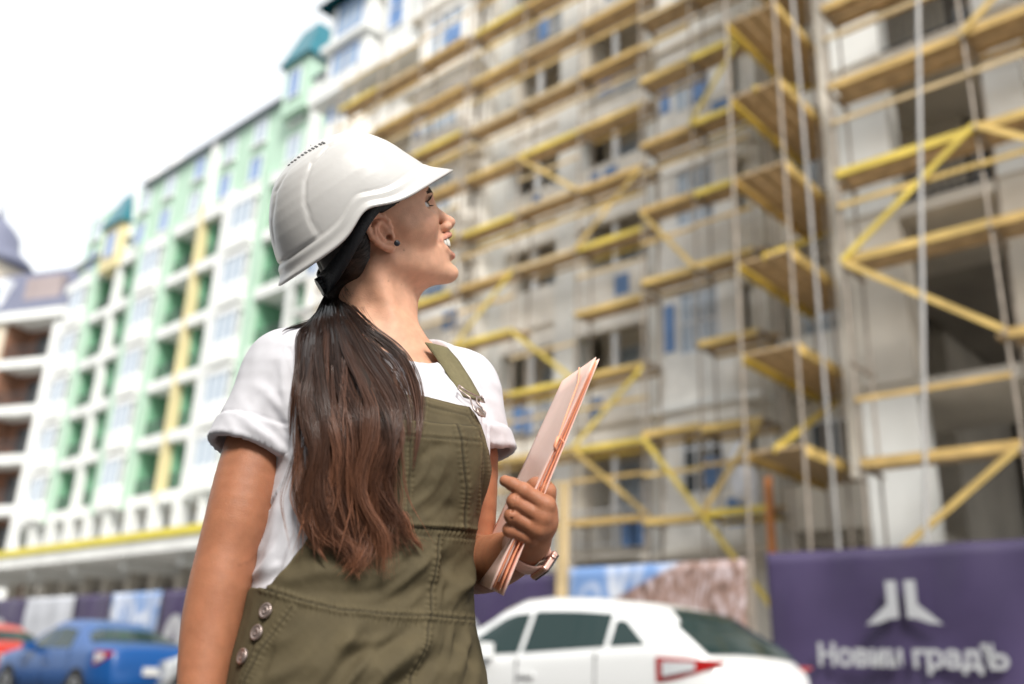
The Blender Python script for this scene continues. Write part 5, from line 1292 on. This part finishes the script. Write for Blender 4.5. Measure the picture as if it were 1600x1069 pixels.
free_lock([(512, 470), (490, 503), (466, 520), (468, 560), (462, 600), (455, 640), (453, 690)], 60, 7, 5, .9)
free_lock([(630, 800), (640, 835), (652, 850), (662, 862)], 45, 6, 6, 1.6)
free_lock([(468, 700), (464, 760), (472, 810), (492, 850), (512, 880)], 70, 7, 7, 1.3)
free_lock([(560, 760), (556, 830), (552, 880), (562, 908)], 60, 7, 8, 1.5)
for k in range(26):
    a = rs.uniform(-1, 1); x0 = 545+a*90
    free_lock([(x0-10*a, 560+rs.uniform(-20, 60)), (x0+rs.normal()*10, 680), (x0+rs.normal()*16, 780), (x0+rs.normal()*26, 850+rs.uniform(-20, 50))], 6, 5, 20+k, rs.uniform(1.0, 1.9), .022)
for k in range(3):
    free_lock([(555+k*6, 470+k*3), (575+k*5, 500+k*4), (600+k*3, 525+k*3)], 1, 1, 60+k, .8, .004, .0002)
for k in range(46):
    y0 = rs.uniform(480, 640); sd__ = rs.choice((-1, 1)); e0 = np.interp(y0, ROW[:, 1], ROW[:, 2 if sd__ < 0 else 3]); dx = sd__*rs.uniform(2, 16)
    free_lock([(e0-sd__*14, y0), (e0+dx*.6, y0+rs.uniform(30, 60)), (e0+dx, y0+rs.uniform(80, 130)), (e0+dx*rs.uniform(-.3, 1.4), y0+rs.uniform(150, 230))], 1, 1, 100+k, 1.0, .02, .00022)
for k in range(14):
    free_lock([(524+k, 452-rs.uniform(0, 20)), (548+rs.normal()*8, 462+rs.uniform(0, 25)), (560+rs.normal()*12, 480+rs.uniform(0, 35))], 1, 1, 160+k, .5, .004, .0002)
tail = npmesh('hair_strands', np.concatenate(HV), np.concatenate(HF_), M_hair, person, np.concatenate(HC)); tag(tail, 'long brown wavy pony tail over the shoulder', kind='stuff')
b = MB(); tc_ = P(520, 456, 1.375); ax = Vector(P(510, 478, 1.365)-P(526, 440, 1.385)).normalized(); t_ = ax.orthogonal().normalized(); b_ = ax.cross(t_)
for dz in (-.004, .004):
    b.tube([Vector(tc_)+ax*dz+(t_*math.cos(a)+b_*math.sin(a))*.0135 for a in np.linspace(0, 6.283, 21)], .0036, 8)
child(b.build('hair_tie', mat('black_elastic', (.012, .012, .014), .8), None, True), hair)
# ------------------------------------------------------------------ hard hat
ha = rad(17); KF = HF*math.cos(ha)+HU*math.sin(ha); KU = -HF*math.sin(ha)+HU*math.cos(ha); KO = hw((-.012, .03, 0))
def kw(q): q = np.asarray(q, float); return KO+q[..., :1]*KF+q[..., 1:2]*KU+q[..., 2:3]*HS
hat = empty('hard_hat', tuple(KO)); tag(hat, 'white plastic hard hat worn tilted back by the woman', 'hard hat'); bpy.context.view_layer.update()
lev = np.array([0, .010, .021, .042, .054, .070, .083, .097, .106, .114, .122, .128, .133, .1365, .138])
Ff = np.interp(np.linspace(0, 1, 1), [0], [0])
PF = np.array([.129, .127, .1225, .1130, .1075, .1010, .0945, .0850, .0775, .0690, .0580, .0470, .0330, .0170, .0])*.985
PB = np.array([.150, .148, .1445, .1370, .1325, .1240, .1155, .1040, .0955, .0865, .0760, .0640, .0480, .0280, .0])*.965
PW_ = np.array([.1115, .1110, .1100, .1060, .1030, .0980, .0920, .0840, .0770, .0695, .0600, .0500, .0360, .0200, .0])*.985
NT, NV = 220, 120
th = np.linspace(0, 2*math.pi, NT, endpoint=False); vv = (1-(1-np.linspace(0, 1, NV))**1.35)
U_ = np.interp(vv, np.linspace(0, 1, NV), np.linspace(0, 1, NV))
TH, VVg = np.meshgrid(th, np.linspace(0, 1, NV), indexing='ij')
# rim height: arch above each ear
cth, sth = np.cos(TH), np.sin(TH)
f_at = np.where(cth > 0, .127, .147)*cth
arch_ = .0185*np.exp(-(((f_at+.020)/.040)**2))*np.clip(np.abs(sth)*1.6-.5, 0, 1)
ur = arch_+.0
tp = 1-(1-VVg)**1.7
ug = ur+(.138-ur)*np.clip(np.sin(tp*math.pi/2), 0, 1)
ef = np.interp(ug, lev, PF); eb = np.interp(ug, lev, PB); ew = np.interp(ug, lev, PW_)
for Z in (ef, eb, ew): pass
ex = np.where(cth > 0, ef, eb); nse = 2.25
rr2 = 1/((np.abs(cth)/np.maximum(ex, 1e-6))**nse+(np.abs(sth)/np.maximum(ew, 1e-6))**nse)**(1/nse)
rr2[:, -1] = 0
fx = rr2*cth; sx = rr2*sth
# step-out band, rim bead and the brim
w_ = ug-ur; sig = lambda v, k: 1/(1+np.exp(-v/k))
bandw = .0215+.004*np.clip(cth, 0, 1)
outm = .0042*sig(bandw-w_, .0008)-.0010*np.exp(-((w_-bandw-.002)/.0022)**2)+.0026*sig(.0060-w_, .0005)+.004*np.clip(1-w_/.012, 0, 1)**2*np.clip(-cth*1.5-.3, 0, 1)+.002*np.clip(1-w_/.016, 0, 1)**2
outm = outm*(1-.6*np.clip((cth-.75)/.2, 0, 1))
brim = .0225*np.clip(cth, 0, 1)**2.2*np.clip(1-w_/.024, 0, 1)**1.7
fx += (outm+brim)*cth*1.0; sx += outm*sth+brim*sth*.55
ug2 = ug-.005*np.clip(1-w_/.014, 0, 1)**2*np.clip(cth, 0, 1)**3
fx = fx+.006*np.clip(1-w_/.010, 0, 1)*0
G_ = np.stack([fx, ug2, sx], -1)
Vh = kw(G_.reshape(-1, 3)); ids = np.arange(NT*NV).reshape(NT, NV)
Fh = np.stack([ids[:, :-1], np.roll(ids, -1, 0)[:, :-1], np.roll(ids, -1, 0)[:, 1:], ids[:, 1:]], -1).reshape(-1, 4)
Nh = vnormals(Vh, Fh)
if ((Vh-kw(np.array([[0, .05, 0]])))*Nh).sum(1).mean() < 0: Fh = Fh[:, ::-1]; Nh = -Nh
# mirrored pixel coordinates so that both sides carry the same ribs
Gm = G_.reshape(-1, 3).copy(); Gm[:, 2] = np.abs(Gm[:, 2]); x, y, z = to_px(kw(Gm))
sd_ = poly_sd(x, y, [(541, 213), (512, 227), (486, 254), (475, 283), (474, 316), (483, 346), (498, 371), (420, 430), (380, 330), (420, 240), (500, 190)])
dsp = .0020*sig(-sd_, 1.6)-.0016*np.exp(-((sd_-2.5)/2.2)**2)
d2, _ = seg_dist(x, y, [(545, 209), (505, 225), (476, 243), (450, 268), (433, 300), (426, 350), (431, 395), (440, 415)]); dsp = dsp-.0016*np.exp(-(d2/2.0)**2)*(np.abs(Gm[:, 2]) > .012)
Vh = Vh+Nh*(dsp*np.clip((w_.ravel()-.024)/.004, 0, 1)*np.clip((.128-G_.reshape(-1, 3)[:, 1])/.012, 0, 1))[:, None]
M_hat = mat('white_abs', (.55, .54, .525), .36, .035, 18, coat=.10, spec=.45, bump=.02, bscale=120)
_bb = M_hat.node_tree.nodes['Principled BSDF']; _bb.inputs['Subsurface Weight'].default_value = .12; _bb.inputs['Subsurface Radius'].default_value = (1, .9, .8); _bb.inputs['Subsurface Scale'].default_value = .004
shell = npmesh('shell', Vh, Fh, M_hat, hat); so = shell.modifiers.new('thickness', 'SOLIDIFY'); so.thickness = .0028; so.offset = -1
# vent slots beside the crest
Nh = vnormals(Vh, Fh); X, Y, Z = to_px(Vh); fac_ = (Nh*(CAM0-Vh)).sum(1) > .18
M_slot = mat('vent_shadow', (.10, .10, .10), .8)
px_s = [(450.5+5.5*k, 258-4.1*k+.06*k*k) for k in range(11)]
for (a, b_) in px_s:
    i = np.argmin(np.where(fac_, (X-a)**2+(Y-b_)**2, 1e9)); q = Vh[i]; n2 = Nh[i]
    t1 = np.cross(n2, KF); t1 /= np.linalg.norm(t1); t2 = np.cross(t1, n2)
    bm_ = MB(); e1 = t1*.0052; e2 = t2*.0013; e3 = n2*.0007
    vs = [q+e1*i_+e2*j_+e3*k_ for i_ in (-1, 1) for j_ in (-1, 1) for k_ in (-1, 1)]; bm_.v = [tuple(v) for v in vs]; bm_.f = [tuple(q_) for q_ in _Q]; child(bm_.build('vent_slot', M_slot), shell)
# nape strap with ratchet
M_strapk = mat('black_plastic', (.013, .015, .019), .45, .1, 80, bump=.2, bscale=300)
path = [(.030, .060, .083), (-.005, .052, .086), (-.030, .034, .0865), (-.055, .010, .082), (-.078, -.012, .068), (-.096, -.028, .044), (-.105, -.036, .0)]
path = path+[(a, b_, -c) for a, b_, c in path[-2::-1]]
pl = np.array(path); s_ = np.r_[0, np.cumsum(np.linalg.norm(np.diff(pl, axis=0), axis=1))]; tq = np.linspace(0, s_[-1], 60); pq = np.stack([np.interp(tq, s_, pl[:, i]) for i in range(3)], -1)
for _ in range(5): pq[1:-1] = (pq[:-2]+2*pq[1:-1]+pq[2:])/4
vv_ = []; ff_ = []
for i, q in enumerate(pq):
    hgt = .0105+.005*math.exp(-((i-30)/14)**2); o_ = np.array((q[0]+.015, 0, q[2])); o_ /= np.linalg.norm(o_)+1e-9
    for k_, (du, do) in enumerate(((-hgt, 0), (hgt, 0), (hgt, .003), (-hgt, .003))): vv_.append(tuple(hw(q+np.array((0, du, 0))+o_*do)))
for i in range(59):
    for j in range(4): ff_.append((i*4+j, i*4+(j+1) % 4, i*4+4+(j+1) % 4, i*4+4+j))
bm_ = MB(); bm_.v = vv_; bm_.f = ff_+[(0, 1, 2, 3), (236, 237, 238, 239)]; band = child(bm_.build('headband', M_strapk, None, True), hat)
kn = hw((-.101, -.034, .010)); kd = -HF*.95-HU*.2; kd /= np.linalg.norm(kd)
tb = Vector(kd).orthogonal().normalized(); tb2 = Vector(kd).cross(tb); v = []; f_ = []
for h_ in (0, .010):
    for j in range(48): a = 2*math.pi*j/48; r_ = .0125+(.0011 if j % 4 < 2 else 0); v.append(tuple(Vector(kn)+(tb*math.cos(a)+tb2*math.sin(a))*r_+Vector(kd)*h_))
f_ = [(j, (j+1) % 48, 48+(j+1) % 48, 48+j) for j in range(48)]+[tuple(range(48, 96)), tuple(range(47, -1, -1))]
bm_ = MB(); bm_.v = v; bm_.f = f_; child(bm_.build('ratchet_knob', M_strapk), band)
# small ear stud
q = hw((.0015, -.0112, .0805)); lathe_at('ear_stud', q, HS, [(.0001, -.0005), (.0042, 0), (.0044, .0012), (.0038, .0022), (.0001, .0024)], mat('dark_stone', (.012, .014, .022), .35, spec=.6), person)
# ------------------------------------------------------------------ folder held under the arm
fT, fR, fK, fB = P(931, 558, 1.200), P(766, 921, 1.125), P(868, 594, 1.400), P(745, 908, 1.330)
fx_ = fT-fR; fLen = np.linalg.norm(fx_); fx_ /= fLen
wv = ((fK-fT)+(fB-fR))/2; wv -= fx_*(wv@fx_); fWid = np.linalg.norm(wv); wv /= fWid; fn = np.cross(fx_, wv)
if fn@(CAM0-fR) < 0: fn = -fn
folder = empty('folder', tuple(fR)); tag(folder, 'salmon pink plastic document folder with elastic band held in the hand', 'folder'); bpy.context.view_layer.update()
M_fold = mat('salmon_plastic', (.88, .58, .50), .42, .03, 25, spec=.5, coat=.06)
M_fold2 = mat('salmon_edge', (.90, .38, .22), .45, .04, 25)
for mm in (M_fold, M_fold2):
    q_ = mm.node_tree.nodes['Principled BSDF']; q_.inputs['Subsurface Weight'].default_value = .15; q_.inputs['Subsurface Radius'].default_value = (1, .5, .35); q_.inputs['Subsurface Scale'].default_value = .006
def sheet(name, off0, off1, th, m, inset=(0, 0, 0, 0), bow=0.0, n=12):
    """thin sheet; off0/off1 = distance behind the front cover at the far and at the near long edge (fanned towards the bottom)"""
    v = []; f_ = []
    for k in (0, 1):
        for i in range(n+1):
            for j in range(n+1):
                a = i/n; b_ = j/n; L_ = inset[0]+(fLen-inset[0]-inset[1])*a; Wd = inset[2]+(fWid-inset[2]-inset[3])*b_
                o_ = off1[0]*(1-a)*(1-b_)+off1[1]*a*(1-b_)+off0*b_+bow*math.sin(math.pi*a)*(1-b_)
                v.append(tuple(fR+fx_*L_+wv*Wd-fn*(o_+th*k)))
    m1 = (n+1)**2
    for i in range(n):
        for j in range(n): a = i*(n+1)+j; f_ += [(a, a+1, a+n+2, a+n+1), (m1+a, m1+a+n+1, m1+a+n+2, m1+a+1)]
    rim = [i*(n+1) for i in range(n+1)]+[n*(n+1)+j for j in range(1, n+1)]+[i*(n+1)+n for i in range(n-1, -1, -1)]+[j for j in range(n-1, 0, -1)]
    for a, b_ in zip(rim, rim[1:]+rim[:1]): f_.append((a, b_, m1+b_, m1+a))
    b = MB(); b.v = v; b.f = f_; return child(b.build(name, m, None, True), folder)
sheet('front_cover', 0, (0, 0), .0009, M_fold)
sheet('inner_flap', .0015, (.003, .0015), .0006, M_fold2, (.004, .003, .001, .12))
sheet('paper', .0025, (.006, .0022), .0010, mat('paper', (.80, .70, .66), .8), (.012, .010, .006, .006))
sheet('inner_flap', .0035, (.011, .0032), .0006, M_fold2, (.003, .004, .001, .10))
sheet('back_cover', .0045, (.017, .0045), .0010, M_fold)
sheet('spine', .0, (0, 0), .0055, M_fold2, (.0, .0, fWid-.0015, -.0005))
el = lambda a, b_, c: tuple(fR+fx_*(fLen*a)+wv*(fWid*b_)+fn*c)
MB().tube([el(.996, .42, .002), el(.995, .40, .002), el(.90, .16, .0022), el(.70, .02, .0022), el(.64, -.004, .001), el(.63, -.006, -.008)], .0011, 6).build('x', M_fold2); ob = bpy.data.objects['x']; ob.name = 'elastic_band'; child(ob, folder)
child(MB().tube([el(.64, -.004, .0015), el(.60, -.004, .001), el(.585, -.003, -.004)], [.0022, .0022, .0015], 6).build('elastic_clip', M_fold2, None, True), folder)
# ------------------------------------------------------------------ watch on the wrist
wc = P(822, 858, 1.186); wax = P(842, 838, 1.165)-P(806, 866, 1.21); wax /= np.linalg.norm(wax)
watch = empty('wrist_watch', tuple(wc)); tag(watch, 'rose gold square smartwatch with pink strap on the wrist', 'watch'); bpy.context.view_layer.update()
cd = RGT*.80-UPV*.28-FWD*.35; cd -= wax*(cd@wax); cd /= np.linalg.norm(cd); ce = np.cross(wax, cd)
M_band = mat('pink_rubber', (.72, .42, .33), .5, .04, 60); M_case = mat('rose_gold', (.74, .46, .38), .25, metal=.8); M_blk = mat('watch_glass', (.006, .006, .008), .05, spec=.8)
v = []; f_ = []; nS = 56
def wr(a): return .0268+.0016*math.cos(2*a)
for i in range(nS):
    a = 2*math.pi*i/nS; d_ = cd*math.cos(a)+ce*math.sin(a); hw2 = .0095+.0035*max(0, math.cos(a))
    for (r_, w2) in ((wr(a), -hw2), (wr(a), hw2), (wr(a)+.0022, hw2*.92), (wr(a)+.0022, -hw2*.92)): v.append(tuple(wc+d_*r_+wax*w2))
for i in range(nS):
    for j in range(4): f_.append((i*4+j, i*4+(j+1) % 4, ((i+1) % nS)*4+(j+1) % 4, ((i+1) % nS)*4+j))
b = MB(); b.v = v; b.f = f_; child(b.build('strap', M_band, None, True), watch)
def wbox(name, m, r0, r1, hx, hz, par, bev):
    b = MB(); b.v = [tuple(wc+cd*r_+ce*(hx*i_)+wax*(hz*j_)) for r_ in (r0, r1) for i_ in (-1, 1) for j_ in (-1, 1)]; b.f = [tuple(q) for q in _Q]; o = child(b.build(name, m), par); m_ = o.modifiers.new('b', 'BEVEL'); m_.width = bev; m_.segments = 3; return o
case = wbox('case', M_case, .0262, .0352, .0165, .0185, watch, .0035); wbox('screen', M_blk, .0350, .0366, .0150, .0170, case, .001)
lathe_at('crown', wc+cd*.0305+wax*.0185+ce*.006, wax, [(.0034, -.001), (.0034, .0016), (.0028, .0024), (.0001, .0025)], M_case, case)
